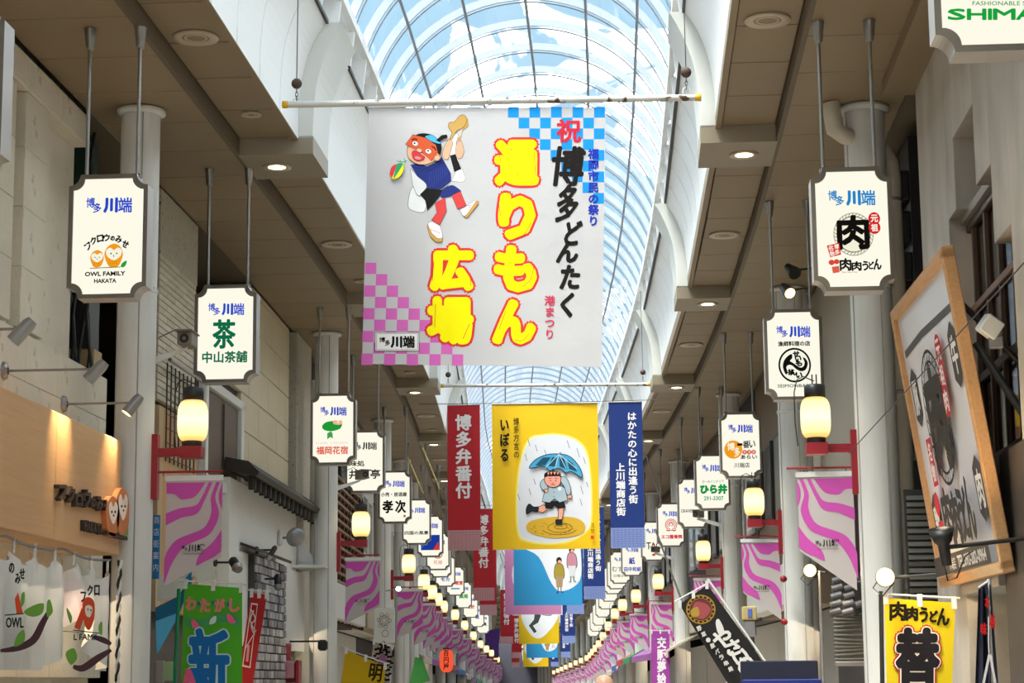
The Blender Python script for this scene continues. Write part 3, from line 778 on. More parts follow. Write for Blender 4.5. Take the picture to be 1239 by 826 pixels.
# ================================================================== BANNERS OVER THE STREET
POLE = mat('rusty_white_pole', (.66, .65, .62), .5, .1, .05, 4, stain=((.10, .05, .025), 9, .60))
YCAP = mat('yellow_cap', (.75, .42, .02), .5)
RUST = mat('rusty_iron', (.10, .065, .05), .7, .4, .3, 14)
CHAINM = mat('chain_iron', (.08, .07, .065), .5, .7)
def banner_pole(px0, py0, px1, py1, s, label, ballx):
    u0, z0 = at_s(px0, py0, s); u1, z1 = at_s(px1, py1, s); zc = (z0 + z1) / 2
    t = thing('banner_pole', label, 'pole', W((u0 + u1) / 2, s, zc), heading(s), 'rusty white banner poles')
    L = (u1 - u0) / 2
    MB().tube([(-L, 0, 0), (L, 0, (z1 - z0) / 2)], .031, 16).build('pole', POLE, t)
    for sg in (-1, 1):
        MB().lathe([(.001, -.036), (.02, -.034), (.034, -.02), (.036, .01), (.036, .03), (.03, .034)], n=14).build('end_cap', YCAP, t, (sg * L, 0, (z1 - z0) / 2 if sg > 0 else 0), None).rotation_euler = (0, sg * -PI / 2 + PI, 0)
        x = sg * (L - .10 * 1)
        MB().lathe([(.001, -.042), (.022, -.036), (.037, -.02), (.042, 0), (.037, .02), (.022, .036), (.001, .042)], n=18).build('iron_ball', RUST, t, (x, 0, .20)).scale = (1.2, 1.2, 1.2)
        for k in range(3):
            m = MB(); c = .055 + k * .04; pts = [(x + (.011 * math.cos(a) if k % 2 else 0), .011 * math.cos(a) if not k % 2 else 0, c + .026 * math.sin(a)) for a in [2 * PI * q / 10 for q in range(11)]]
            m.tube(pts, .0035, 5, cap=False).build('chain_link', CHAINM, t)
        m = MB(); m.tube([(x - .035, 0, .0), (x - .03, 0, .045), (x, 0, .06), (x + .03, 0, .045), (x + .035, 0, 0)], .005, 6).build('pole_shackle', POLE, t)
        m = MB(); m.tube([(x, 0, .24), (x + sg * (-.01), 0, 8.44 - zc)], .005, 6).build('suspension_wire', CHAINM, t)
    return t
banner_pole(346, 121, 844, 118, 18.0, 'long rusty white pole with yellow ends carrying the big festival banner', 0)
banner_pole(536, 466, 785, 464, 35.7, 'distant white pole with yellow ends just above the red, yellow and blue banners', 0)

# --- the large festival banner
CLOTH = mat('banner_vinyl', (.56, .555, .575), .55, 0, .02, 2, bump=.25, bs=2.2, spec=.3)
fb = thing('festival_banner', 'huge white festival banner with fat yellow characters and a dancing masked man', 'banner', W(0, 18.0, 4.36), 0)
P = plane_map(fb, 0)
def cloth_from_px(P, pts, m, name, parent, t=.004):
    q = [P(*p) for p in pts]; return MB().prism([(v.x, v.z) for v in q], q[0].y, q[0].y + t).build(name, m, parent)
cloth_from_px(P, [(438, 440), (728, 444), (733, 130), (446, 130)], CLOTH, 'cloth', fb)
q = P(446, 127); q2 = P(733, 126)
MB().box((q.x, -.012, q.z - .03), (q2.x, .012, q.z + .022)).build('header_strip', mat('pale_strip', (.7, .69, .68), .5), fb)
for k in range(12):
    x = q.x + .08 + (q2.x - q.x - .16) * k / 11
    MB().tube([(x, -.02, q.z - .01), (x, -.042, q.z + .05), (x, 0, q.z + .09), (x, .042, q.z + .05), (x, .02, q.z - .01)], .003, 5).build('cord_loop', mat('white_cord', (.7, .7, .7)), fb)
d = Dec(P, (0, -1, 0))
for r in range(9):
    for c in range(9):
        if c >= r and (c + r) % 2 == 0:
            x0 = 430 + (715 + 50.4 * c - r * .5) / 3.872; y0 = 120 + (36 + 50.4 * r) / 3.872; d.k = 2
            d.rect(x0, y0, min(x0 + 13.02, 733 - r * .2), y0 + 13.02, '1b92e2')
for r in range(9):
    for c in range(9):
        if c <= r and (c + r) % 2 == 0:
            x0 = 430 + (46 - r * 2.1 + 53 * c) / 3.872; y0 = 290 + (107 + 53.2 * r) / 3.872 + c * .12; d.k = 2
            d.poly([(x0, y0), (x0 + 13.6, y0 + .1), (x0 + 13.4, y0 + 13.8), (x0 - .4, y0 + 13.7)], 'd86cc0')
d.build('chequer_print', fb)
d = Dec(P, (0, -1, 0)); d.k = 4
YEL, RD = 'fff000', 'd9353c'
def fat(c, x0, y0, x1, y1, skew=0):
    a = 6.6; b = (x0 + a, y0 + a, x1 - a, y1 - a)
    k = d.k; d.ch(c, *b, RD, 0, 6.9, skew=skew); d.ch(c, *b, RD, 0, 4.2, skew=skew)
    d.k = k + 4; d.ch(c, *b, YEL, 0, 3.9, skew=skew); d.ch(c, *b, YEL, 0, 2.3, skew=skew); d.k = k
for c, *b in (('通', 595.4, 166, 655.3, 228), ('り', 600, 230.6, 651, 293), ('も', 594.7, 293.7, 652.4, 356.4), ('ん', 592.4, 358.8, 651.4, 419.5), ('広', 516.8, 293, 576, 355.4), ('場', 513.4, 355.4, 576, 419.8)): fat(c, *b)
d.k = 12
for pts in ([(604, 186), (606, 196)], [(646, 182), (648, 214)], [(603, 244), (606, 262)], [(642, 270), (634, 284), (624, 289)], [(646, 322), (642, 338), (632, 347)], [(612, 376), (604, 398)], [(640, 404), (632, 412), (622, 411)], [(525, 316), (523, 340)], [(569, 330), (570, 346)], [(527, 368), (526, 396)], [(568, 392), (560, 410)]):
    d.k = 12; d.stroke(pts, .7, RD, True)
for c, x0, y0, x1, y1 in (('博', 668, 178, 706, 224), ('多', 675, 224, 699, 268), ('ど', 684.5, 268, 703, 296), ('ん', 675, 293, 699, 317), ('た', 679, 321.5, 701, 349), ('く', 679, 355, 693, 383)):
    d.k = 12; d.ch(c, x0, y0, x1, y1, '1b1716', 0, 1.35, skew=.12)
d.k = 12; d.ch('祝', 674, 145, 702.6, 171.7, 'c92a40', 0, .9)
d.vtext('福岡市民の祭り', 711.4, 179.5, 724.8, 274, '1f37b2', .01, .35); d.vtext('港まつり', 658.5, 357, 671.8, 411, 'd1355a', .0, .3)
d.rect(453.6, 401.6, 507.4, 425, '2a2626'); d.rect(454.3, 402.3, 506.7, 424.3, 'f2f0f0'); d.rect(455.4, 403.4, 505.6, 423.2, '55504e'); d.rect(455.8, 403.8, 505.2, 422.8, 'f2f0f0')
d.ch('博', 459, 408, 466, 414, K, 0, .2); d.ch('多', 466, 411.5, 472, 418, K, 0, .25); d.ch('川', 473.5, 407.5, 486, 420, K, 0, .9); d.ch('端', 488, 406.5, 501.5, 420.5, K, 0, .5)
d.build('lettering', fb)
# the dancing man, drawn in the crop frame of the photograph
e = Dec(lambda x, y: P(480 + x / 5.508, 150 + y / 5.508), (0, -1, 0)); e.k = 3
SK, NV = 'eeb292', '27357e'
e.poly([(108, 420), (85, 470), (76, 545), (100, 575), (165, 590), (190, 570), (200, 510), (150, 440)], 'e6e8ea', True, line='33302e', lw=2.5)       # bag
e.poly([(380, 60), (350, 120), (352, 200), (395, 315), (368, 380), (440, 388), (460, 360), (440, 310), (400, 210), (395, 130), (410, 70)], 'f4f3f5', False, line='2a2626', lw=2)  # right sleeve
e.poly([(355, 210), (390, 200), (432, 300), (384, 320)], '1c1a1a')
e.poly([(395, 150), (405, 118), (428, 110), (440, 140), (448, 190), (428, 228), (400, 222), (392, 190)], SK, True, line='2a1c18', lw=2)
e.poly([(305, 215), (318, 150), (345, 105), (372, 118), (366, 160), (340, 235)], SK, True, line='2a1c18', lw=2)
e.poly([(428, 78), (440, 30), (462, -20), (474, -40), (480, 10), (440, 45), (422, 118), (405, 100)], 'c49a50', False)
e.poly([(352, 100), (368, 60), (345, 20), (352, -10), (378, -12), (390, -20), (420, -55), (452, -58), (468, -25), (446, 20), (400, 48), (372, 96)], 'cba159', True, line='33240f', lw=2.5)
e.poly([(300, 220), (360, 330), (362, 380), (300, 430), (240, 460), (205, 420), (160, 380), (92, 272), (150, 262), (205, 285), (250, 262)], NV, False, line='11163a', lw=2)   # coat
e.poly([(95, 300), (140, 350), (200, 410), (150, 480), (112, 420), (98, 350)], 'dfe0e2', True, line='2a2626', lw=2.5)
e.poly([(155, 470), (200, 425), (300, 440), (350, 405), (290, 480), (240, 540), (205, 580), (190, 510)], '1c1a1a', False)
e.poly([(300, 450), (360, 408), (405, 425), (430, 455), (380, 476), (300, 490)], NV, True)
e.poly([(366, 476), (425, 448), (465, 545), (405, 568)], 'd94848', False, line='2a1c18', lw=2)
e.poly([(255, 530), (322, 488), (332, 580), (285, 675), (232, 640), (268, 590)], 'd94848', False, line='2a1c18', lw=2)
e.poly([(420, 572), (462, 550), (520, 508), (530, 520), (462, 620), (440, 610)], 'f2f0f0', False, line='2a1c18', lw=2)
e.poly([(448, 618), (470, 600), (530, 515), (546, 512), (540, 540), (468, 625)], 'cf9d52', False, line='33240f', lw=2)
e.poly([(212, 655), (240, 650), (290, 680), (306, 740), (300, 770), (245, 760), (208, 690)], 'f2f0f0', False, line='2a1c18', lw=2)
e.poly([(206, 670), (235, 730), (270, 762), (308, 765), (304, 784), (262, 788), (220, 745), (204, 690)], 'cf9d52', False, line='33240f', lw=2)
for k in range(5): e.ell(232 + k * 13, 706 + k * 5, 4, 3, 'e0486a'); e.ell(478 + k * 4, 545 + (k % 2) * 12, 3, 3, 'e0486a')
e.poly([(74, 165), (90, 100), (150, 72), (230, 78), (285, 118), (296, 180), (268, 235), (205, 268), (140, 268), (92, 240), (72, 205)], SK, True, line='2a1c18', lw=3)   # face
e.poly([(92, 100), (150, 66), (225, 70), (285, 112), (300, 160), (290, 205), (270, 190), (262, 150), (215, 105), (150, 84)], '181414', True)                          # hair
e.poly([(190, 84), (240, 76), (288, 118), (292, 134), (255, 126), (215, 108)], '4cb2e6', True, line='181414', lw=2)
e.poly([(262, 110), (300, 76), (335, 72), (340, 92), (312, 102), (286, 122)], '181414', False)
e.poly([(58, 138), (108, 72), (190, 92), (262, 140), (275, 190), (232, 248), (186, 205), (150, 180), (120, 168)], 'd45a36', False, line='2a1c18', lw=2)               # mask
e.ell(124, 132, 20, 15, 'ffffff', .3, line='2a1c18', lw=2); e.ell(212, 184, 20, 16, 'ffffff', .3, line='2a1c18', lw=2)
e.ell(120, 130, 7, 6, '181414'); e.ell(210, 180, 7, 6, '181414')
e.stroke([(100, 108), (118, 100), (138, 106)], 6, '181414', True); e.stroke([(232, 150), (252, 160), (264, 178)], 6, '181414', True)
e.ell(150, 178, 20, 15, SK, line='2a1c18', lw=2)
e.poly([(104, 188), (130, 180), (165, 206), (188, 222), (170, 242), (135, 246), (108, 226)], 'cf3a44', True, line='2a1c18', lw=2.5); e.ell(142, 228, 22, 10, 'e88c90', .2)
e.ell(272, 228, 22, 20, SK, line='2a1c18', lw=2)
for k in range(9): e.stroke([(215 + k * 15, 320 - k * 5), (225 + k * 14, 440 - k * 12)], 1.6, '4a5ab0')
e.stroke([(205, 320), (320, 250)], 3, '11163a'); e.stroke([(110, 290), (200, 300), (300, 225)], 3, '11163a', True)
e.poly([(-44, 330), (-30, 288), (10, 268), (44, 272), (48, 310), (20, 355), (-20, 372), (-42, 352)], 'fbf03a', True, line='33302e', lw=2.5)
e.poly([(-44, 332), (-30, 288), (4, 272), (-10, 310), (-30, 360)], 'e23c4e', True); e.poly([(4, 272), (40, 270), (14, 320), (-20, 366)], '2fa36a', True)
e.stroke([(0, 248), (30, 256), (70, 248)], 5, '2f9a66', True); e.stroke([(20, 240), (34, 262), (30, 280)], 4, '2f9a66', True); e.stroke([(50, 232), (58, 250), (56, 266)], 4, '2f9a66', True)
e.build('dancing_man_print', fb, 'dancer in red half mask and navy coat, wooden ladles raised')

# --- the trios of street banners
HEM = {'red': 'c99aa0', 'blue': '7f8ec2'}
WHT = 'f0ecec'
def side_banner(kind, s, x0, x1, ztop, zbot, label):
    t = thing('street_banner', label, 'banner', W((x0 + x1) / 2, s, zbot), heading(s), '%s lettered side banners' % kind)
    w = (x1 - x0) / 2; h = ztop - zbot
    col = mat('vinyl_' + kind, 'b81c27' if kind == 'red' else '0b2d74', .7, 0, .03, 2, bump=.2, bs=3)
    MB().prism([(-w, 0), (w, 0), (w, h), (-w, h)], 0, .004).build('cloth', col, t)
    d = Dec(rect_map(0, 0, 100, 450, -w, 0, w, h, 0), (0, -1, 0), gap=.00035)
    d.rect(0, 388, 100, 450, HEM[kind])
    if s < 60:
        for r in range(8):
            for c in range(9):
                d.k = 4; a = 6 + c * 11.2; b_ = 393 + r * 7; d.stroke([(a, b_), (a + 4, b_ + 4), (a + 8, b_)] if (r + c) % 2 else [(a, b_ + 4), (a + 4, b_), (a + 8, b_ + 4)], 1.6, 'a24450' if kind == 'red' else '33468c')
    d.k = 6
    if kind == 'red': d.vtext('博多弁番付', 24, 28, 74, 292, WHT, 0, 1.8)
    else: d.vtext('はかたの心に出逢う街', 55, 30, 83, 315, WHT, 0, .8); d.vtext('上川端商店街', 18, 188, 46, 352, WHT, 0, .9)
    d.build('lettering', t)
    MB().tube([(-w, .0, h), (w, .0, h)], .012, 8).build('top_rod', STEEL, t)
    return t
def centre_banner(col, s, x0, x1, ztop, zbot, label, draw, name):
    t = thing('street_banner', label, 'banner', W((x0 + x1) / 2, s, zbot), heading(s), 'picture banners hung across the street')
    w = (x1 - x0) / 2; h = ztop - zbot
    MB().prism([(-w, 0), (w, 0), (w, h), (-w, h)], 0, .004).build('cloth', mat('vinyl_' + name, col, .55, 0, .03, 2, bump=.2, bs=2.5), t)
    d = Dec(rect_map(265, 72, 797, 803, -w, 0, w, h, 0), (0, -1, 0), gap=.00035)
    draw(d); d.build('picture_print', t)
    MB().tube([(-w, 0, h), (w, 0, h)], .014, 8).build('top_rod', STEEL, t)
def wire(s, label):
    m = MB().tube([W(-2.2, s, 6.30), W(0, s, 6.285), W(2.2, s, 6.30)], .006, 6).build('banner_wire', CHAINM)
    tag(m, label, 'wire', 'wires carrying the street banners')
def boy(d):
    # soft white patch
    for k, c in enumerate(('f6db4a', 'f3e590', 'ece8c8', 'dfdfe6')):
        g = 14 - 5 * k
        d.poly([(x + (x - 575) / 200 * g, y + (y - 500) / 280 * g) for x, y in ((455, 260), (520, 238), (600, 236), (680, 262), (730, 320), (750, 450), (752, 620), (735, 700), (660, 752), (560, 770), (450, 758), (400, 720), (392, 560), (410, 380))], c, True)
    for x, y, l in ((445, 250, 36), (482, 280, 34), (528, 305, 28), (430, 325, 36), (642, 260, 40), (690, 300, 46), (722, 345, 34), (472, 450, 30), (448, 500, 34), (392, 525, 34), (706, 490, 40), (702, 555, 34), (560, 610, 0), (735, 470, 26)):
        if l: d.stroke([(x, y), (x + l * .28, y + l)], 2.4, '454148')
    d.poly([(432, 700), (450, 665), (520, 648), (600, 642), (680, 650), (722, 680), (716, 720), (660, 742), (560, 748), (470, 730)], 'd9ab35', True)
    d.ring(600, 697, 60, 2.5, '2c2420', 28, ry=24); d.ring(598, 698, 88, 2.5, '2c2420', 28, PI * .1, PI * .9, ry=34); d.ring(604, 692, 32, 2.5, '2c2420', 24, ry=12)
    for k in range(26):
        a = k * 2.4; d.k -= 0; d.ell(575 + 130 * math.cos(a) * (.5 + .5 * ((k * 7) % 5) / 5), 700 + 42 * math.sin(a) * (.6 + .4 * ((k * 3) % 4) / 4), 3, 1.6, '5a4520')
    d.poly([(595, 600), (620, 600), (612, 655), (590, 658)], 'efa58c', False, line='241a16', lw=3)
    d.poly([(578, 656), (612, 655), (610, 684), (580, 682), (576, 668)], '24272e', False)
    d.poly([(520, 582), (545, 600), (515, 622), (488, 612), (490, 594)], 'efa58c', False, line='241a16', lw=3)
    d.poly([(432, 598), (448, 575), (470, 590), (495, 592), (490, 618), (462, 616), (434, 630)], '24272e', True)
    d.poly([(526, 562), (622, 566), (630, 598), (590, 602), (574, 588), (562, 604), (528, 600)], '1e1a1e', False)
    d.poly([(538, 492), (560, 480), (600, 484), (628, 500), (640, 560), (600, 572), (575, 552), (550, 572), (512, 566), (522, 530)], 'a9bcc6', False, line='241a16', lw=3)
    d.poly([(600, 455), (620, 442), (640, 456), (656, 500), (652, 532), (636, 530), (622, 490)], 'a9bcc6', True, line='241a16', lw=3)
    d.poly([(512, 462), (530, 452), (536, 480), (544, 500), (528, 514), (510, 500), (504, 480)], 'a9bcc6', True, line='241a16', lw=3)
    d.ell(650, 543, 13, 9, 'efa58c', line='241a16', lw=2.5); d.ell(534, 512, 9, 10, 'efa58c', line='241a16', lw=2.5)
    d.rect(594, 496, 608, 512, 'f4f4f6'); d.ell(572, 520, 2.5, 2.5, '241a16'); d.ell(572, 542, 2.5, 2.5, '241a16')
    d.poly([(526, 450), (530, 425), (568, 416), (604, 424), (608, 452), (600, 484), (570, 496), (540, 486), (528, 470)], 'ee9f8c', True, line='241a16', lw=3)
    d.poly([(526, 448), (528, 424), (540, 418), (545, 436), (552, 416), (560, 434), (568, 414), (577, 434), (586, 416), (592, 434), (602, 420), (608, 448), (600, 440), (540, 440)], '1a1416', False)
    d.stroke([(548, 452), (560, 449)], 2.5, '241a16'); d.stroke([(578, 449), (590, 453)], 2.5, '241a16'); d.ell(556, 462, 2.6, 3, '241a16'); d.ell(582, 463, 2.6, 3, '241a16'); d.stroke([(558, 484), (568, 480), (578, 484)], 2.5, '241a16', True); d.ell(568, 472, 5, 4, 'e58a7a')
    d.poly([(450, 396), (478, 360), (530, 334), (590, 328), (650, 340), (695, 385), (714, 430), (708, 448), (680, 428), (655, 418), (632, 424), (608, 404), (580, 402), (552, 412), (534, 396), (508, 388), (478, 396)], '4aa3cc', True, line='141a20', lw=4)
    for pts in ([(480, 385), (520, 345), (560, 345), (530, 385)], [(545, 388), (566, 345), (590, 345), (578, 392)], [(602, 392), (602, 345), (625, 350), (640, 408)], [(650, 405), (640, 356), (668, 376), (690, 418)]): d.poly(pts, '1d4f68')
    for x in (532, 580, 632, 680): d.stroke([(600, 330), (x + (x - 600) * .1, 404)], 2.5, 'cfe6f0')
    d.stroke([(604, 330), (608, 320)], 5, '141a20'); d.stroke([(570, 416), (566, 404)], 4, '141a20')
    d.vtext('いぼる', 304, 140, 352, 368, '241a10', 0, 2.2); d.vtext('博多方言の', 372, 142, 402, 350, '3a2c10', 0, .6); d.vtext('法世', 752, 672, 772, 730, '3a2c10'); d.rect(752, 738, 768, 756, 'd2452c')
def patch(d, pts, col='e8e9ee'): d.poly(pts, col, True)
def walkers(d):
    patch(d, [(330, 72), (520, 90), (600, 260), (760, 240), (790, 400), (780, 620), (640, 700), (560, 640), (460, 440), (300, 330)])
    d.poly([(350, 230), (370, 90), (500, 90), (520, 330), (360, 340)], '8fae9a', True, line='333', lw=4) if False else d.poly([(350, 230), (370, 90), (500, 90), (520, 330), (360, 340)], '8fae9a', True, line='333330', lw=4)
    d.stroke([(350, 350), (360, 372), (390, 372)], 5, '333330', True); d.stroke([(490, 345), (505, 370), (530, 366)], 5, '333330', True)
    for x, y, c1, c2 in ((620, 560, 'a8923c', 'b09070'), (720, 480, 'c8889a', 'd8d8dc')):
        d.ell(x, y - 90, 22, 26, '2a2020'); d.ell(x + 4, y - 78, 14, 16, 'e8ac94'); d.poly([(x - 28, y - 60), (x + 28, y - 56), (x + 36, y + 40), (x - 34, y + 44)], c1, True, line='2a2020', lw=4)
        d.poly([(x - 30, y + 30), (x + 30, y + 30), (x + 22, y + 110), (x - 22, y + 110)], c2); d.stroke([(x - 10, y + 110), (x - 12, y + 150), (x - 26, y + 152)], 6, '2a2020'); d.stroke([(x + 12, y + 110), (x + 14, y + 146), (x + 30, y + 148)], 6, '2a2020')
def runner(d):
    patch(d, [(300, 380), (420, 160), (640, 90), (790, 260), (780, 470), (600, 700), (470, 720), (340, 560)])
    d.poly([(430, 300), (520, 240), (640, 250), (720, 330), (700, 420), (600, 420), (520, 380)], 'a8aab0', True, line='2a2622', lw=6); d.poly([(600, 260), (680, 290), (690, 360), (620, 350)], 'd0705c', True)
    d.poly([(480, 380), (560, 420), (520, 520), (450, 560), (500, 640), (470, 660), (400, 560), (470, 480)], '3c4a44', False, line='2a2622', lw=4); d.ell(410, 250, 30, 34, 'e0a088', line='2a2622', lw=4)
    d.stroke([(700, 330), (760, 380), (790, 360)], 12, 'e0a088', True)
def figure(d):
    d.ell(531, 420, 200, 250, 'e4d0dc'); d.poly([(480, 300), (580, 300), (590, 480), (560, 600), (500, 600), (470, 480)], '4c4a52', True, line='2a2622', lw=4); d.ell(530, 250, 36, 40, 'e0a890', line='2a2622', lw=4); d.stroke([(500, 600), (480, 680)], 14, '3a3438'); d.stroke([(560, 600), (590, 670)], 14, '3a3438')
wire(34.6, 'dark wire across the street holding the front trio of red, yellow and blue banners')
side_banner('red', 34.6, -1.71, -1.14, 6.27, 3.745, 'red banner with white characters, front of the hanging rows')
centre_banner('f0c000', 34.6, -.93, .91, 6.27, 3.745, 'bright yellow banner with a boy running under a blue umbrella', boy, 'yellow')
side_banner('blue', 34.6, 1.10, 1.68, 6.27, 3.745, 'dark blue banner with white vertical lettering, front of the hanging rows')
SETS = [(55, 'light blue', '2a93cc', walkers, 'second'), (67, 'pale pink', 'c07ba8', figure, 'third'), (94, 'small far yellow', 'e0b800', runner, 'fourth'), (120, 'small far light blue', '2a93cc', walkers, 'fifth'), (150, 'tiny far yellow', 'e0b800', runner, 'sixth')]
for s, nm, col, dr, o_ in SETS:
    wire(s, 'wire holding the %s trio of street banners' % o_)
    sh = .25 if s == 55 else 0
    side_banner('red', s, -1.71, -1.14, 6.2, 3.7, 'red banner with white characters in the %s hanging row' % o_)
    centre_banner(col, s, -.86 + sh, 1.0 + sh, 6.2, 3.55 if s == 55 else 3.7, '%s picture banner in the %s hanging row' % (nm, o_), dr, nm.replace(' ', '_'))
    side_banner('blue', s, 1.18 + sh / 2, 1.75 + sh / 2, 6.2, 3.7, 'dark blue lettered banner in the %s hanging row' % o_)

# ================================================================== SHOP FRONTS
_pc = {}
def piece(parent, name, u0, u1, s0, s1, z0, z1, m, bev=.008, label=None):
    k = (round(u1 - u0, 3), round(s1 - s0, 3), round(z1 - z0, 3), m.name, name)
    if k not in _pc: _pc[k] = MB().bbox((0, 0, 0), (k[0], k[1], k[2]), min(bev, k[0] / 3, k[1] / 3, k[2] / 3)).mesh(name, m)
    s_ = (s0 + s1) / 2; h = heading(s_)
    # rotate about the piece's own near corner
    return obj(name, _pc[k], parent, W(u0, s0, z0), h, label)
wl = struct('wall_left'); wr = struct('wall_right')
STONE = mat('cream_stone', (.68, .63, .53), .7, 0, .10, 3, bump=.25, bs=18, stain=((.48, .43, .35), 5, .62))
STONE2 = mat('tan_block', (.60, .52, .37), .75, 0, .08, 2, bump=.2, bs=20)
STUC = mat('rough_stucco', (.48, .45, .37), .85, 0, .12, 8, bump=.5, bs=40, stain=((.18, .16, .12), 22, .62))
PLAS = mat('white_plaster', (.70, .69, .66), .7, 0, .05, 3)
CONC = mat('weathered_concrete', (.54, .49, .43), .7, 0, .12, 2.5, wave=((.32, .28, .23), 2.2, (1, 1, .35), .55), bump=.1)
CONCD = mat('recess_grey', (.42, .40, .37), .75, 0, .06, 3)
BRN = mat('brown_wood', (.07, .035, .018), .5, 0, .2, 5)
BRN2 = mat('warm_brown_wood', (.22, .10, .04), .5, 0, .2, 5)
BRICKM = [mat('beige_brick_%s' % n, c, .7, 0, .06, 9) for n, c in (('a', (.55, .50, .40)), ('b', (.60, .55, .45)), ('c', (.50, .46, .37)))]
DKGL = glass('dark_window_glass', (.5, .48, .46), .15)
GREYT = [mat('grey_tile_%s' % n, c, .3, 0, .1, 9) for n, c in (('a', (.16, .16, .17)), ('b', (.28, .28, .29)), ('c', (.42, .42, .43)), ('d', (.10, .10, .11)))]
JOINT = mat('dark_joint', (.06, .055, .05), .9)
def backwall(parent, u0, u1, s0, s1, z0, z1, m=JOINT): return strip(u0, u1, z0, z1, s0, s1, MB(), step=3).build('backing_wall', m, parent)

# ---- left, first building: cream stone with three tall slots
backwall(wl, -4.5, -4.07, 4, 18.55, 0, 7.05, STONE)
backwall(wl, -4.5, -4.07, 18.55, 19.5, 0, 4.55, STONE)
for k in range(5):
    c = 13.66 + .95 * k                                         # slot centres, 0.28 wide
    if k: 
        s0 = c - .95 + .14; s1 = c - .14
        z = 4.55
        while z < 6.6: h_ = min(.53, 6.64 - z); piece(wl, 'stone_block', -4.08, -3.95, s0, s1, z, z + h_ - .004, STONE, .005); z += .53
for r in range(7):
    z = 4.52 - (r + 1) * .42; n = 0
    s = 12.1 + (r % 2) * .475
    while s < 19.45:
        s1 = min(s + .95, 19.5); piece(wl, 'stone_block', -4.08, -3.95, s, s1 - .004, z, z + .416, STONE, .005); s += .95
for k in range(7): piece(wl, 'cornice_block', -4.08, -3.93, 11.9 + .95 * k, min(12.85 + .95 * k, 18.55) - .004, 6.64, 6.99, STONE, .006)
strip(-3.97, -3.93, 6.93, 6.99, 10, 18.6, MB()).build('shadow_rail', BLACK, wl)
# gap behind the first column
backwall(wl, -7, -6.5, 18.5, 21.7, 0, 7.1, DARK)
piece(wl, 'wooden_panel', -4.5, -4.2, 19.9, 20.2, 2.6, 4.9, mat('pale_board', (.42, .30, .15), .6), .01)
piece(wl, 'window_frame', -4.5, -4.25, 19.85, 20.25, 4.9, 6.1, BLACK, .01)
t = thing('cable_bundle', 'bundle of black cables and pipes in the gap behind the nearest left column', 'cables', W(-4.25, 19.35, 3.9), 0)
for k in range(7):
    x = -.16 + k * .055; y = random.uniform(-.05, .08)
    MB().tube([(x + .04 * math.sin(q * 1.3 + k * 2), y + .02 * math.cos(q + k), q * .31) for q in range(11)], random.choice((.012, .018, .024)), 6).build('cable', BLACK, t)
MB().bbox((-.22, -.05, 2.45), (.12, .3, 3.05), .02).build('junction_box', mat('green_black_box', (.01, .045, .04), .5), t)

# ---- left, second building: narrow beige bricks
backwall(wl, -4.4, -4.02, 21.6, 23.55, 0, 7.05, JOINT)
piece(wl, 'plaster_band', -4.03, -3.95, 21.6, 23.55, 6.25, 7.0, STUC, .01)
z = 4.62; r = 0
while z < 6.2:
    s = 21.62 - (r % 2) * .2
    while s < 23.5:
        a, b = max(s, 21.62), min(s + .4, 23.52)
        if b - a > .05: piece(wl, 'brick', -4.03, -3.955, a, b - .012, z, z + .063, random.choice(BRICKM), .004)
        s += .4
    z += .075; r += 1
for k in range(8): piece(wl, 'plank', -4.02, -3.93, 21.62 + k * .25, 21.86 + k * .25, 2.3, 4.55, WOOD if k % 3 else mat('pale_plank', (.50, .36, .2), .6, 0, .1, 3), .005)
t = thing('wire_trellis', 'black wire trellis panel on the beige brick wall', 'trellis', W(-3.9, 22.6, 3.95), 0)
for k in range(8): MB().tube([(0, -.75 + k * .2, 0), (0, -.75 + k * .2, 1.1)], .009, 5).build('upright', BLACK, t)
for k in range(7): MB().tube([(0, -.78, .05 + k * .16), (0, .7, .05 + k * .16)], .007, 5).build('cross_wire', BLACK, t)
MB().tube([(.05, -.85, 1.12), (.05, .8, 1.12)], .022, 8).build('top_bar', STEEL, t)

# ---- left, third building: tan blocks and a shuttered window
backwall(wl, -4.5, -4.02, 23.9, 30.75, 0, 5.7, JOINT); backwall(wl, -4.5, -4.02, 27.3, 30.75, 5.7, 7.05, JOINT); backwall(wl, -7, -6.5, 23.5, 27.4, 5, 7.1, DARK)
r = 0; z = 2.4
while z < 6.95:
    s = (27.3 if z > 5.6 else 23.9) - (r % 2) * .8
    lo = 27.3 if z > 5.6 else 23.9
    while s < 30.7:
        a, b = max(s, lo), min(s + 1.6, 30.73)
        z1 = min(z + .5, 6.99)
        segs = [(a, b)]
        if z < 5.1 and z1 > 3.9:
            segs = [(x, y) for x, y in ((a, min(b, 23.98)), (max(a, 26.5), b))]
        for x, y in segs:
            if y - x > .1: piece(wl, 'wall_block', -4.03, -3.95, x, y - .012, z, z1 - .012, STONE2, .006)
        s += 1.6
    z += .5; r += 1
wf = thing('shuttered_window', 'white framed window with brown shutters on the tan block wall', 'window', W(-3.96, 25.2, 3.9), heading(25.2))
for a, b in (((-.05, -1.25, 0), (.06, 1.28, .14)), ((-.05, -1.25, 1.22), (.06, 1.28, 1.34)), ((-.05, -1.25, .1), (.06, -1.1, 1.3)), ((-.05, 1.1, .1), (.06, 1.28, 1.3))): MB().bbox(a, b, .01).build('frame_bar', PLAS, wf)
for a in (-1.09, .0): MB().bbox((-.04, a, .15), (.01, a + 1.06, 1.21), .01).build('shutter', mat('brown_shutter', (.12, .08, .055), .6), wf)
MB().tube([(.03, 0, .2), (.03, 0, 1.15)], .012, 6).build('latch_rod', BLACK, wf)
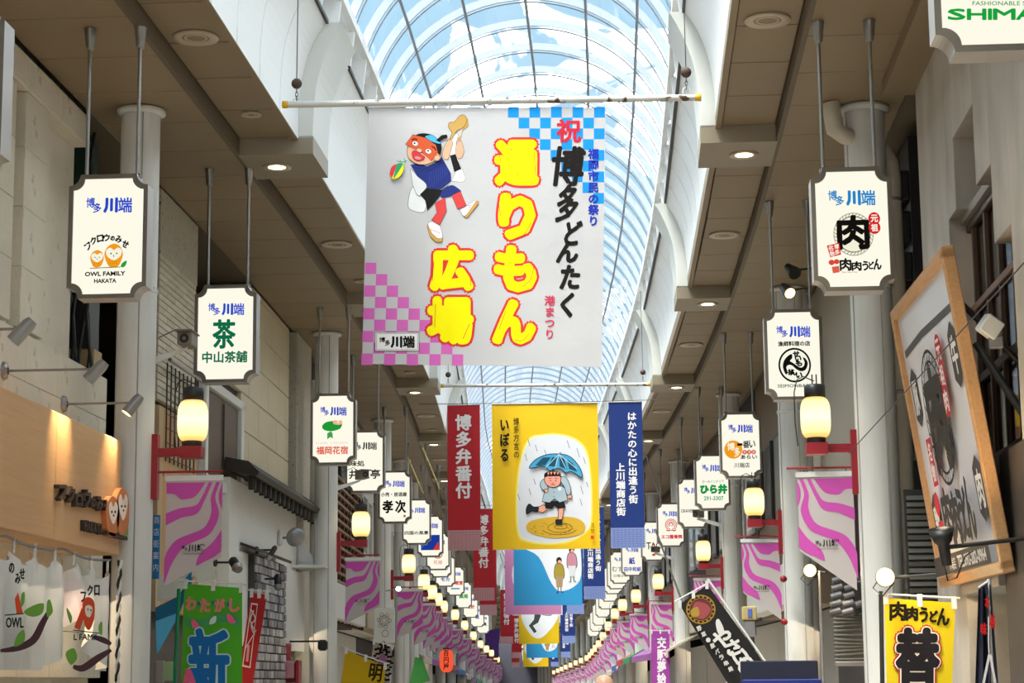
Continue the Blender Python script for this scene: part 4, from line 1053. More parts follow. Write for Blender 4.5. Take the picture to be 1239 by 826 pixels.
# low white plaster front with a row of dark roof tiles
backwall(wl, -3.98, -3.86, 25.3, 31.6, 3.2, 4.12, PLAS)
backwall(wl, -3.98, -3.80, 25.0, 31.6, 2.0, 3.2, PLAS)
eave = thing('tiled_eave', 'dark tiled eave with a row of round tile ends on the white plaster front', 'eave', W(-3.74, 28.6, 4.12), heading(28.6))
MB().prism([(-.2, .26), (-.2, .1), (.2, .0), (.24, .06), (.1, .2)], -3.3, 3.3).build('eave_board', mat('dark_eave', (.022, .015, .011), .6), eave)
for k in range(16): MB().lathe([(.001, -.15), (.05, -.15), (.055, -.02), (.05, .06)], (.12, -3.1 + k * .41, .0), 8).build('roof_tile', BLACK, eave)
sh = thing('white_ledge', 'small white bracket shelf under the floodlight on the plaster wall', 'ledge', W(-3.86, 31.2, 3.26), heading(31.2))
MB().bbox((0, -.6, 0), (.5, .5, .035), .008).build('shelf_board', PLAS, sh); MB().prism([(0, 0), (.4, 0), (0, .5)], -.02, .02).build('gusset', PLAS, sh)
lr = thing('lean_to_roof', 'narrow dark lean-to roof over the grey tiled pier', 'roof', W(-3.8, 27.6, 3.22), heading(27.6))
MB().prism([(-.05, .12), (-.05, .08), (.16, .0), (.17, .04)], -1.6, 1.4).build('roof_board', BLACK, lr)
# grey glazed tile pier
pier = struct('wall_tiled_pier')
backwall(pier, -3.9, -3.72, 26.35, 28.9, 1.2, 3.2, JOINT)
for r in range(17):
    s = 26.37 - (r % 2) * .13
    while s < 28.85:
        a, b = max(s, 26.37), min(s + .26, 28.88); z = 1.24 + r * .115
        if b - a > .08: piece(pier, 'tile', -3.73, -3.68 + random.uniform(-.01, .01), a, b - .015, z, z + .098, random.choice(GREYT), .006)
        s += .26
# rough pilaster and pipe, second left column
piece(wl, 'pilaster', -4.3, -3.85, 31.0, 32.6, 0, 7.0, STUC, .02)
dp = thing('drainpipe', 'yellowish square drainpipe on the rough pilaster by the second left column', 'pipe', W(-3.8, 32.75, 0), heading(32))
MB().bbox((-.08, -.08, 2.6), (.08, .08, 6.3), .015).build('pipe', mat('yellow_pipe', (.50, .42, .26), .5), dp)
dp = thing('drainpipe', 'round cream drainpipe with a bent foot beside the second left column', 'pipe', W(-3.66, 31.6, 0), heading(32))
MB().tube([(0, 0, 6.3), (0, 0, 2.15), (.02, 0, 2.05), (.1, -.05, 1.95), (.14, -.05, 1.85), (.14, -.05, .3)], .065, 12).build('pipe', PLAS, dp)

# ---- the wooden shop board and its lamps
bd = thing('shop_board', 'big light wooden shop board with dark raised letters and two wooden owls, lower left', 'sign', W(-3.45, 16.2, 2.68), PI / 2)
for k in range(3): MB().bbox((-4.2 + k * 2.07, 0, 0), (-4.2 + (k + 1) * 2.07 - .004, .45, 1.05), .006).build('board_panel', mat('lit_beech', (.62, .37, .18), .45, 0, .06, 1.2, wave=((.50, .27, .12), 2, (.5, 10, 14), .4)), bd)
P = plane_map(bd, 0)
d = Dec(P, (0, -1, 0), gap=.001)
def raised(c, x0, y0, x1, y1, col, depth, name, bold=.8):
    # solid letters that stand off the board
    vs, fs = glyph(c, .055); gx0, gx1 = min(v[0] for v in vs), max(v[0] for v in vs); gy0, gy1 = min(v[1] for v in vs), max(v[1] for v in vs)
    pts = [P(x0 + (v[0] - gx0) / max(gx1 - gx0, .05) * (x1 - x0), y1 - (v[1] - gy0) / max(gy1 - gy0, .05) * (y1 - y0)) for v in vs]
    m = MB(); n = len(pts)
    m.add([p + Vector((0, -depth, 0)) for p in pts], fs)
    ed = {}
    for f in fs:
        for i in range(len(f)):
            a, b = f[i], f[(i + 1) % len(f)]; ed[(min(a, b), max(a, b))] = ed.get((min(a, b), max(a, b)), 0) + 1
    for (a, b), q in ed.items():
        if q == 1: m.add([pts[a] + Vector((0, -depth, 0)), pts[b] + Vector((0, -depth, 0)), pts[b], pts[a]], [(0, 1, 2, 3)])
    m.build(name, col, bd)
LT = mat('dark_letter_wood', (.05, .028, .018), .6)
for i, (c, x, y, w_, h_) in enumerate((('フ', 65, 586, 12, 20), ('ク', 76, 588, 11, 20), ('ロ', 86, 597, 10, 16), ('ウ', 95, 592, 11, 22), ('の', 104, 602, 8, 12), ('み', 111, 600, 10, 18), ('せ', 120, 604, 11, 18))):
    raised(c, x, y, x + w_ * .84, y + h_, LT, .045, 'letter')
for i, c in enumerate('HAKATA'): raised(c, 97 + i * 3.8, 629 + i * .9, 100.4 + i * 3.8, 642 + i * .9, LT, .04, 'letter')
def owl_shape(cx, cy, sx, sy, col, nm):
    pts = smooth([(cx + a * sx, cy + b * sy) for a, b in ((-1, -.1), (-.75, -.7), (0, -1), (.75, -.7), (1, -.1), (.8, .7), (.3, 1), (-.4, 1), (-.85, .6))], True, 4)
    q = [P(*p) for p in pts]; MB().prism([(v.x, v.z) for v in q], -.05, 0).build(nm, col, bd)
    e2 = Dec(lambda x, y: P(x, y) + Vector((0, -.052, 0)), (0, -1, 0), gap=.001)
    e2.poly([(cx + a * sx, cy + b * sy) for a, b in ((0, -.45), (.35, -.72), (.7, -.5), (.55, .0), (0, .42), (-.55, .0), (-.7, -.5), (-.35, -.72))], 'f4e4d6', True)
    e2.ell(cx - .25 * sx, cy - .2 * sy, 1, 1.6, '2a1a14'); e2.ell(cx + .25 * sx, cy - .2 * sy, 1, 1.6, '2a1a14'); e2.ell(cx, cy - .02 * sy, .8, 1.4, '2a1a14')
    return e2
ow = mat('orange_owl_wood', (.62, .20, .06), .5)
e2 = owl_shape(130, 624, 8, 24, ow, 'wooden_owl'); e2.build('owl_face', bd); e2 = owl_shape(142, 618, 8, 28, ow, 'wooden_owl'); e2.build('owl_face', bd)
q = [P(123, 644), P(148, 652)]; MB().box((q[0].x, -.05, q[1].z - .01), (q[1].x, 0, q[1].z + .02)).build('perch', LT, bd)
q = [P(x, y) for x, y in smooth([(145, 652), (144, 640), (149, 636), (150, 646)], True, 4)]; MB().prism([(v.x, v.z) for v in q], -.04, 0).build('leaf', mat('leaf_green', (.2, .42, .08), .5), bd)

HEADM = mat('lamp_grey', (.30, .29, .29), .4, .5); BULB = emis('warm_bulb', (1, .66, .26), 3.4)
def arm_lamp(s, z, reach, label, side=-1, u=-3.95, energy=28, aim=(-.25, 0, -.9), loc_end=None):
    t = thing('arm_spotlight', label, 'lamp', W(u, s, z), heading(s)); k = -side
    MB().lathe([(.075, -.012), (.08, 0), (.07, .025), (.03, .04)], n=16).build('wall_plate', HEADM, t).rotation_euler = (0, k * PI / 2, 0)
    MB().tube([(0, 0, 0), (k * reach, 0, .0)], .011, 8).build('arm', HEADM, t)
    a = Vector(aim).normalized(); p0 = Vector((k * (reach + .04), 0, .06)); p1 = p0 + a * .21
    MB().tube([p0, p0 + a * .04, p1], [.04, .052, .056], 14, cap=False).build('lamp_head', HEADM, t)
    MB().tube([p1 - a * .015, p1 - a * .005], [.048, .048], 14).build('lamp_glass', BULB, t)
    L = bpy.data.lights.new('spot', 'SPOT'); L.energy = energy; L.color = (1, .74, .42); L.spot_size = 1.5; L.spot_blend = .6; L.shadow_soft_size = .04
    lo = bpy.data.objects.new('spot_light', L); C.objects.link(lo); lo.parent = t; lo.location = p1 + a * .02; lo.rotation_euler = a.to_track_quat('-Z', 'Y').to_euler()
    return t
arm_lamp(16.25, 4.1, .82, 'grey arm spotlight nearest the left picture edge, above the wooden shop board', aim=(-.75, 0, -.8), energy=60)
arm_lamp(18.0, 4.06, .68, 'grey arm spotlight by the first left column, above the end of the wooden board', aim=(-.55, -.25, -.8), energy=60)
arm_lamp(14.3, 4.1, .8, 'grey arm spotlight out of the left edge above the wooden board', aim=(-.75, 0, -.8), energy=60)

# ---- shop curtain under the board
NOR = mat('curtain_cotton', (.72, .70, .67), .85, 0, .03, 4)
def curtain():
    t = thing('shop_curtain', 'white shop curtain printed with red owls and brown branches, gathered in the middle', 'curtain', W(-3.5, 18.0, 1.3), PI / 2)
    m = MB(); nx, nz = 90, 18; x0, x1 = -4.4, .1      # local x runs along the street (toward larger s)
    def top(x): return 1.24 - .10 * math.sin(PI * ((x + 4.4) / .55 % 1)) ** .7
    def bot(x):
        g = abs(x + 1.0); return .33 + .55 * math.exp(-(g / .5) ** 2) if True else 0
    vs = []
    for i in range(nx + 1):
        x = x0 + (x1 - x0) * i / nx
        for j in range(nz + 1):
            f = j / nz; z = top(x) + (bot(x) - top(x)) * f
            y = .05 * math.sin(x * 13 + f * 1.5) * (.5 + f) + .02 * math.sin(x * 29 + f * 3) - .06 * math.exp(-((x + 1) / .3) ** 2) * f
            vs.append((x + (.12 * math.sin(f * PI) * math.exp(-((x + 1) / .5) ** 2)), y, z))
    fs = [(i * (nz + 1) + j, (i + 1) * (nz + 1) + j, (i + 1) * (nz + 1) + j + 1, i * (nz + 1) + j + 1) for i in range(nx) for j in range(nz)]
    m.add(vs, fs, 0, True); o = m.build('curtain_cloth', NOR, t)
    for k in range(9):
        x = -4.4 + .55 * k
        MB().tube([(x, 0, 1.22), (x, 0, 1.33)], .012, 6).build('hanging_loop', NOR, t)
    m = MB(); pts = [(-4.5 + .0925 * k, 0, 1.335 - .035 * abs(math.sin(PI * (k / 50) * 3))) for k in range(51)]
    m.tube(pts, .012, 6); m.build('rope', mat('twisted_rope', (.25, .25, .27), .8), t)
    # prints, laid just in front of the folds
    def C_(px, py): q = P2(px, py); return Vector((q.x, q.y, q.z))
    P2 = plane_map(t, -.13)
    d = Dec(P2, (0, -1, 0), gap=.001)
    BR_, GN, OG = '4b2a35', '6fa63c', 'dd4a24'
    d.stroke([(0, 787), (20, 784), (40, 774), (52, 752), (62, 735)], 9, BR_, True, True)
    d.stroke([(88, 806), (100, 808), (118, 796), (134, 786)], 9, BR_, True, True); d.stroke([(112, 770), (124, 774), (134, 779)], 7, BR_, True, True)
    for pts in ([(28, 740), (40, 732), (52, 730), (50, 742), (38, 746)], [(56, 728), (60, 726), (63, 740), (56, 746)], [(16, 782), (20, 768), (28, 762), (28, 776)], [(80, 742), (80, 735), (86, 746), (84, 754)], [(78, 790), (88, 784), (92, 796), (84, 804)], [(24, 720), (28, 716), (28, 728), (24, 734)], [(118, 756), (122, 752), (122, 768), (118, 764)]): d.poly(pts, GN, True)
    d.poly([(16, 724), (20, 716), (26, 742), (18, 742)], OG); d.poly([(88, 759), (97, 735), (102, 740), (95, 762)], OG); d.poly([(98, 730), (104, 722), (112, 728), (112, 748), (106, 762), (100, 754)], OG, True)
    d.poly([(101, 734), (106, 732), (110, 736), (107, 746), (102, 744)], 'f0e2d8', True); d.ell(104, 737, .8, 1.2, K); d.ell(107.6, 738, .8, 1.2, K)
    d.stroke([(3, 744), (26, 742)], 1.4, K); d.stroke([(86, 762), (118, 766)], 1.2, K)
    d.word('OWL', 4, 747, 25, 759, K, 0, .4); d.word('L FAMIL', 86, 767, 116, 774, K, 0, .3)
    for c, x, y in (('の', 10, 687), ('み', 17, 700), ('せ', 22, 694), ('フ', 96, 722), ('ク', 104, 714), ('ロ', 112, 714)): d.ch(c, x - 3, y - 6, x + 3, y + 6, K, 0, .5)
    d.build('printed_pattern', t)
    return t
curtain()
rp = thing('twisted_cord', 'black and white twisted cord hanging from the corner of the wooden board', 'rope', W(-3.42, 18.12, .2), 0)
for ph, mm in ((0, BLACK), (PI, PLAS)):
    MB().tube([(.014 * math.cos(z * 30 + ph), .014 * math.sin(z * 30 + ph), z * 1.0) for z in [q * .045 for q in range(55)]], .013, 5).build('strand', mm, rp)
# shop interior seen below the curtain
backwall(wl, -4.6, -4.5, 12, 19.5, 0, 2.5, mat('tan_door', (.45, .36, .2), .6))
for k in range(6): piece(wl, 'door_rail', -4.5, -4.42, 13 + k * 1.1, 13.12 + k * 1.1, 0, 2.5, WOOD, .01)

# ---- nobori flags, left
NPOLE = mat('white_plastic_pole', (.68, .68, .66), .4)
def nobori(s, corners, col, name, label, draw, pole=None, polem=None, stuffs=None, zb=0.):
    u0, z0 = at_s(*corners[0], s); t = thing('shop_banner', label, 'banner', W(u0, s, 0), 0)
    P = plane_map(t, 0)
    q = [P(*p) for p in corners]; MB().prism([(v.x, v.z) for v in reversed(q)], 0, .004).build('cloth', mat('cloth_' + name, col, .8, 0, .04, 3), t)
    d = Dec(P, (0, -1, 0), gap=.001); draw(d)
    if d.cols: d.build('printed_letters', t)
    if pole:
        a, b, r = pole; a = P(*a); b = P(*b); MB().tube([(a.x, .015, a.z), (b.x, .015, b.z)], r, 8).build('upright_pole', polem or NPOLE, t)
    a = P(*corners[0]); b = P(*corners[1])
    MB().tube([(a.x - .06, .01, a.z + .035), (b.x + .04, .01, b.z + .035)], .009, 6).build('top_rod', NPOLE, t)
    for f in (.02, .5, .98):
        x = a.x + (b.x - a.x) * f; z = a.z + (b.z - a.z) * f
        MB().box((x - .02, -.006, z - .05), (x + .02, .02, z + .05)).build('loop', NPOLE, t)
    return t
def gdraw(d):
    PK, BL = 'e0857a', '1e6db0'
    for c, x in (('わ', 231), ('た', 248), ('が', 266), ('し', 284)): d.ch(c, x - 6, 722 + (x % 3), x + 6, 738 + (x % 3), PK, .03, .5)
    for x in (241, 258, 276): d.ell(x, 731 - (x % 4), 1.6, 2.8, BL)
    for k in range(5): d.stroke([(224, 747 + k * 2.4), (240, 750 + k * 2.4), (258, 745 + k * 2.4), (275, 743 + k * 2.4), (291, 748 + k * 2.4)], .7, '4a9aa0', True)
    for x, y, c in ((237, 755, 'e8608a'), (258, 751, 'd8e6dc'), (280, 748, 'e8608a')): d.poly([(x - 5, y - 4), (x - 1, y - 5), (x + 5, y + 3), (x + 4, y + 6), (x - 3, y + 4)] if c != 'd8e6dc' else [(x - 4, y + 4), (x - 2, y - 3), (x + 4, y - 6), (x + 3, y + 2)], c, True)
    d.ch('新', 231, 762, 276, 850, 'd0e4e0', 0, 4.4); d.k += 3; d.ch('新', 231, 762, 276, 850, BL, 0, 2.6)
    d.poly([(222, 826), (226, 808), (232, 810), (238, 826)], 'e0608a')
nobori(20.2, [(223, 706), (293, 711), (293, 826), (219, 826)], '4fae22', 'green', 'bright green banner with large blue lettering below the nearest left pennant', gdraw, ((216, 712), (211, 830), .02), mat('green_pole', (.0, .22, .09), .4))
def rdraw(d):
    d.poly([(304, 729), (312, 730), (303, 808), (293, 806)], 'e8d8d4'); d.poly([(305, 731), (311, 732), (302, 806), (294.5, 804)], 'b52226')
    d.stroke([(303, 736), (309, 748), (304, 756), (308, 768)], 1.6, 'e8d8d4', True); d.stroke([(307, 738), (303, 750), (308, 762)], 1.4, 'e8d8d4', True); d.stroke([(310, 762), (296, 786)], 1, 'e8d8d4'); d.stroke([(301, 780), (299, 800)], 3, 'd8a09a')
nobori(22.5, [(304, 717), (323, 719), (306, 826), (287, 826)], 'b52226', 'red_left', 'narrow tilted red banner with a white outlined plate, right of the green banner', rdraw)
cv = thing('festival_canopy', 'blue and white striped shop canopy cloth behind the nearest left column', 'canopy', W(-3.45, 21.2, 2.2), 0)
for i, (pts, c) in enumerate((([(188, 735), (214, 722), (237, 690), (216, 745), (190, 792)], (.02, .17, .34)), ([(192, 700), (236, 668), (250, 650), (262, 700), (240, 705), (236, 694), (214, 722), (190, 728)], (.72, .70, .66)), ([(224, 700), (232, 690), (232, 760), (226, 745)], (.02, .2, .38)))):
    P = plane_map(cv, -.02 * i); q = [P(*p) for p in pts]; MB().prism([(v.x, v.z) for v in q], -.02 * i - .01, -.02 * i).build('cloth_fold', mat('canopy_cloth_%d' % i, c, .8), cv)
bp = thing('blue_plate', 'narrow vertical blue plate with white characters behind the nearest left column', 'sign', W(*[at_s(190, 700, 19.4)[0]], 19.4, at_s(190, 700, 19.4)[1]), 0)
MB().bbox((-.05, 0, 0), (.018, .03, .62), .004).build('plate', mat('blue_enamel', (.01, .16, .42), .4), bp)
d = Dec(lambda x, y: (x, 0, y), (0, -1, 0), gap=.001)
d.k = 2
for k, c in enumerate('商店街案内'): d.put([(-.045 + v[0] * .06, .54 - k * .115 + v[1] * .08) for v in glyph(c)[0]], glyph(c)[1], 'd8e2ee', False)
d.build('lettering', bp)
sp = thing('notice_board', 'small framed colourful notice at the bottom behind the nearest left column', 'notice', W(at_s(187, 826, 20)[0], 20, at_s(187, 826, 20)[1]), 0)
MB().bbox((0, 0, 0), (.09, .05, .22), .01).build('box', HEADM, sp); MB().bbox((.08, .02, .02), (.18, .04, .21), .005).build('poster', mat('notice_green', (.25, .4, .2), .6), sp)

# ---- lamps of the white plaster front
def small_spot(px, py, s, label, face=(.5, -.6, -.6), r=.06, u=None, col=BLACK):
    s, zz = at_u(px, py, -3.5); uu = -3.5; t = thing('small_spotlight', label, 'lamp', W(uu, s, zz), heading(s))
    a = Vector(face).normalized()
    MB().lathe([(.05, 0), (.05, .03), (.03, .04)], n=12).build('base', col, t, (-.24, 0, 0)).rotation_euler = (0, PI / 2, 0)
    MB().tube([(-.22, 0, 0), (-.08, 0, .0), (0, 0, 0)], .014, 6).build('arm', col, t)
    MB().tube([-a * .06, -a * .03, a * .08, a * .1], [r * .6, r, r, r * .9], 12).build('lamp_head', col, t); MB().tube([a * .1, a * .16], [r * 1.2, r * .8], 12).build('reflector', HEADM, t)
    return t
small_spot(283, 680, 25.6, 'black spotlight left of the grey tiled pier')
small_spot(336, 700, 28.6, 'black spotlight with a shiny reflector on the right of the grey tiled pier', (.1, -.3, -.8), .05)
small_spot(331, 665, 29, 'slim black spotlight on a thin arm under the tiled eave', (-.4, -.3, -.8), .035)
t = thing('floodlight', 'large round floodlight with a pale rim on the white plaster wall', 'lamp', W(-3.58, *at_u(358, 650, -3.58)), heading(29))
MB().lathe([(.001, .05), (.08, .05), (.135, .0), (.142, -.02), (.125, -.02)], n=24).build('reflector', HEADM, t).rotation_euler = (PI / 2 + .3, 0, .5)
MB().lathe([(.001, -.012), (.125, -.018)], n=24).build('lens', mat('lens_grey', (.25, .25, .22), .15), t).rotation_euler = (PI / 2 + .3, 0, .5)
MB().bbox((-.28, 0, -.12), (-.2, .1, .12), .03).build('mount', PLAS, t); MB().tube([(-.22, .05, 0), (-.05, .03, 0)], .02, 8).build('arm', HEADM, t)
t = thing('arm_spotlight', 'black spotlight at the end of a long arm low by the second left column', 'lamp', W(at_s(338, 776, 30)[0], 30, at_s(338, 776, 30)[1]), heading(30))
MB().lathe([(.06, 0), (.06, .03), (.02, .04)], n=12).build('wall_plate', BLACK, t).rotation_euler = (0, PI / 2, 0)
MB().tube([(0, 0, 0), (.66, 0, 0)], .014, 8).build('arm', BLACK, t); MB().bbox((.58, -.06, -.14), (.72, .08, .02), .03).build('lamp_head', BLACK, t)
rs = thing('gift_rack', 'red shelf with pink soft toys and boxes at the foot of the rough pilaster', 'rack', W(at_s(322, 826, 29)[0], 29, at_s(322, 826, 29)[1] - .3), heading(29))
MB().bbox((0, 0, 0), (.05, .3, .62), .01).build('side_panel', RED, rs); MB().bbox((.42, 0, 0), (.47, .3, .62), .01).build('side_panel', RED, rs); MB().bbox((.04, .1, .3), (.43, .3, .6), .01).build('back_panel', RED, rs)
MB().bbox((.2, -.02, .36), (.4, .15, .6), .01).build('pink_box', mat('pink_carton', (.55, .25, .3), .6), rs); MB().lathe([(.02, 0), (.08, .05), (.07, .16), (.05, .2), (.07, .27), (.04, .34), (.01, .35)], (.12, .05, .4), 12).build('soft_toy', mat('rose_plush', (.45, .16, .2), .9), rs)
MB().bbox((.16, .1, .62), (.34, .12, .86), .005).build('poster', mat('red_poster', (.55, .08, .08), .6), rs)

# ---- CCTV cameras on the columns
def cctv(px, py, s, sg, label, back=0):
    uu, zz = at_s(px, py, s); t = thing('security_camera', label, 'camera', W(uu, s, zz), heading(s))
    m = MB().bbox((-.07, -.14, -.06), (.07, .14, .07), .01); o = m.build('housing', mat('camera_brown', (.20, .17, .14), .45), t)
    MB().bbox((-.085, -.2, .065), (.085, .15, .08), .004).build('sun_shield', mat('camera_brown', None), t)
    MB().lathe([(.045, 0), (.045, .012), (.02, .012), (.018, .004)], n=16).build('lens', BLACK, t, (0, -.14, 0)).rotation_euler = (PI / 2, 0, 0)
    MB().prism([(sg * .42, -.26), (sg * .42, -.18), (0, -.06), (-.04, -.1)], .0, .03).build('bracket_arm', PLAS, t)
    MB().tube([(0, .1, .07), (sg * .12, .08, .13), (sg * .3, .08, .05)], .005, 5).build('cable', BLACK, t)
    if back: t.rotation_euler = (0, 0, back)
cctv(227, 412, 18.7, -1, 'boxy brown security camera on the nearest left column'); cctv(438, 575, 31.6, -1, 'tilted grey security camera in front of the thin-lettered sign on the second left column', .5)
cctv(845, 622, 39, 1, 'dark security camera on a white arm on the third right column', -.4)
cctv(793, 665, 51, 1, 'small pale security camera beside the fourth right column', -.4)

# ================================================================== RIGHT SIDE
# concrete front with a stepped opening
def cf(s0, s1, z0, z1, nm='concrete_panel', u0=3.95, u1=4.3, m=None): return piece(wr, nm, u0, u1, s0, s1, z0, z1, m or CONC, .004)
cf(9.0, 11.5, 3.1, 6.99); cf(11.5, 13.88, 3.1, 6.99); cf(13.88, 14.55, 4.62, 6.99); cf(14.55, 15.2, 5.22, 6.99); cf(15.2, 16.2, 5.87, 6.99); cf(16.2, 16.6, 5.27, 6.99); cf(16.6, 18.2, 0, 6.99)
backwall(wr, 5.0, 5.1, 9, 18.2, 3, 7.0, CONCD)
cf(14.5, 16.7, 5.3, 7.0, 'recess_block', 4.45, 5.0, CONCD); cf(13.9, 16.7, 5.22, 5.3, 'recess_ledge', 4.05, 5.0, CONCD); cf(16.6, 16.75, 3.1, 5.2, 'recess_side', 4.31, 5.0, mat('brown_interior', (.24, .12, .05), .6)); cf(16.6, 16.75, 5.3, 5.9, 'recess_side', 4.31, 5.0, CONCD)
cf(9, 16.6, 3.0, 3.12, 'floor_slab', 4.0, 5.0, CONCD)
for k in range(7): piece(wr, 'window_mullion', 4.10, 4.17, 13.0 + k * .56, 13.06 + k * .56, 3.1, 5.22, BRN, .008)
for z in (3.15, 3.85, 4.45, 5.15): piece(wr, 'window_rail', 4.09, 4.18, 13.0, 16.6, z, z + .07, BRN2 if z == 4.45 else BRN, .008)
for k in range(6): piece(wr, 'window_pane', 4.13, 4.135, 13.06 + k * .56, 13.55 + k * .56, 3.12, 5.2, DKGL, .001)
piece(wr, 'interior_panel', 4.95, 4.99, 13, 16.6, 3.1, 5.2, mat('brown_interior', (.24, .12, .05), .6), .01)
for k, s in enumerate((14.2, 15.6)):
    t = thing('interior_lamp', 'tiny warm lamp inside the upper right windows, %s of two' % ('nearer' if k == 0 else 'farther'), 'lamp', W(4.85, s, 4.9), 0)
    MB().lathe([(.001, 0), (.05, .01), (.06, .03)], n=12).build('bulb', BULB, t)
    L = bpy.data.lights.new('bulb', 'POINT'); L.energy = 5; L.color = (1, .7, .4); lo = bpy.data.objects.new('bulb_light', L); C.objects.link(lo); lo.parent = t; lo.location = (0, 0, -.08)
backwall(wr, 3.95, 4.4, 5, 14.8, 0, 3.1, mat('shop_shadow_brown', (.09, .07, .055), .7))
# beam running from the soffit along the right wall
strip(3.66, 3.95, 6.86, 7.0, 9, 18.3, MB()).build('soffit_beam', SOFFIT, ceil)
backwall(wr, 6.5, 7, 18, 22, 0, 7.1, DARK)
# tilted wooden-framed signboard
def tilt_board():
    A = W(3.84, 17.0, 2.26); B = W(3.88, 14.3, 2.24); T = W(3.50, 17.0, 4.53); T2 = W(3.58, 14.25, 4.56)
    t = thing('tilted_signboard', 'large white signboard in a light wooden frame leaning out from the right wall', 'sign', (A + B) / 2, 0)
    ex = (B - A).normalized(); ez = ((T + T2) / 2 - (A + B) / 2); H = ez.length; ez.normalize(); ny = ez.cross(ex).normalized(); ez = ex.cross(ny).normalized()
    if ny.x < 0: pass
    M = Matrix((ex, ny, ez)).transposed()          # columns: local x along board, y into the wall, z up the board
    t.rotation_euler = M.to_euler(); Lh = (B - A).length / 2
    fr = .07
    MB().box((-Lh, 0, 0), (Lh, .03, H)).build('face_panel', mat('board_white', (.66, .66, .70), .3, 0, .03, 2), t)
    for a, b in (((-Lh - .02, -.04, -.02), (Lh + .02, .05, fr)), ((-Lh - .02, -.04, H - fr), (Lh + .02, .05, H + .02))): MB().bbox(a, b, .008).build('frame_rail', WOOD, t)
    for a, b in (((-Lh - .02, -.04, 0), (-Lh + fr, .05, H)), ((Lh - fr, -.04, 0), (Lh + .02, .05, H))): MB().bbox(a, b, .008).build('frame_stile', WOOD, t)
    Mi = (Matrix.Translation(t.location) @ M.to_4x4()).inverted(); n = M @ Vector((0, 1, 0)); o = Vector(t.location)
    P = lambda px, py: Mi @ on_plane(px, py, o, n)
    d = Dec(lambda x, y: Vector((P(x, y).x, 0, P(x, y).z)), (0, -1, 0), gap=.0015)
    GY, RR = '3a3836', 'b8323a'
    # lay the art in board coordinates 0..100 across, 0..84 down
    Q = lambda x, y: Vector((-Lh + (x / 100) * 2 * Lh, 0, H - y / 84 * H))
    d.P = Q
    d.stroke([(6, 14), (40, 13), (92, 14)], 2.2, '5a5a5c')
    for cx, cy in ((12, 28), (86, 26), (12, 66), (88, 62)):
        d.poly([(cx, cy - 9), (cx + 6, cy - 6), (cx + 6, cy + 6), (cx, cy + 9), (cx - 6, cy + 6), (cx - 6, cy - 6)], '4a4644'); d.ch('豚鶏牛肉'[int(cx / 30) + (1 if cy > 40 else 0)], cx - 4, cy - 5, cx + 4, cy + 5, 'e4e0dc', 0, .3)
    d.ring(46, 38, 19, 1, GY, 40); d.ring(46, 38, 16, .8, GY, 40)
    for k in range(28):
        a = 2 * PI * k / 28; d.k -= 1; d.stroke([(46 + 16 * math.cos(a), 38 + 16 * math.sin(a)), (46 + 19 * math.cos(a + .1), 38 + 19 * math.sin(a + .1))], .6, GY)
    d.ch('肉', 33, 24, 59, 52, '3e3a34', 0, 1.6)
    for k in range(3): d.ell(68, 22 + k * 7, 5, 4.6, RR); d.ch('元祖肉'[k], 65, 19 + k * 7, 71, 25 + k * 7, 'e8dedc', 0, .2)
    d.poly([(24, 42), (32, 42), (32, 56), (24, 56)], RR); d.vtext('名物', 25, 43, 31, 55, 'e8dedc', 0, .2)
    d.ell(24, 61, 4, 3.6, RR); d.poly([(21, 66), (29, 66), (29, 74), (21, 74)], RR)
    d.ch('肉', 32, 58, 46, 74, GY, 0, .7); d.ch('肉', 46, 60, 58, 74, GY, 0, .7); d.ch('う', 59, 60, 66, 74, GY, 0, .7); d.ch('ど', 66, 60, 73, 73, GY, 0, .7); d.ch('ん', 73, 58, 83, 74, GY, 0, .7)
    d.poly([(5, 76), (95, 76), (95, 81.5), (5, 81.5)], '46403e'); d.word('TEL:092-282-0964', 46, 77.2, 90, 80.6, 'd8d4d0', .01, .1)
    d.htext('川端店', 32, 77, 43, 80.8, 'd8d4d0')
    d.build('painted_print', t)
    for x in (-Lh + .3, Lh - .3):
        MB().tube([(x, .05, H - .3), (x, .45, H - .9)], .022, 8).build('back_brace', BLACK, t)
    MB().tube([(Lh - .1, .1, H * .7), (Lh + .25, .55, H * .15)], .03, 8).build('back_brace', BLACK, t)
    return t
tilt_board()
t = thing('white_floodlight', 'small white boxy floodlight on the black brace behind the tilted board', 'lamp', W(at_s(1196, 398, 14.2)[0], 14.2, at_s(1196, 398, 14.2)[1]), 0)
MB().bbox((-.07, -.05, -.05), (.07, .06, .09), .01).build('lamp_box', PLAS, t).rotation_euler = (.2, .6, .3); MB().bbox((.0, -.02, -.14), (.1, .04, -.05), .01).build('mount', HEADM, t)
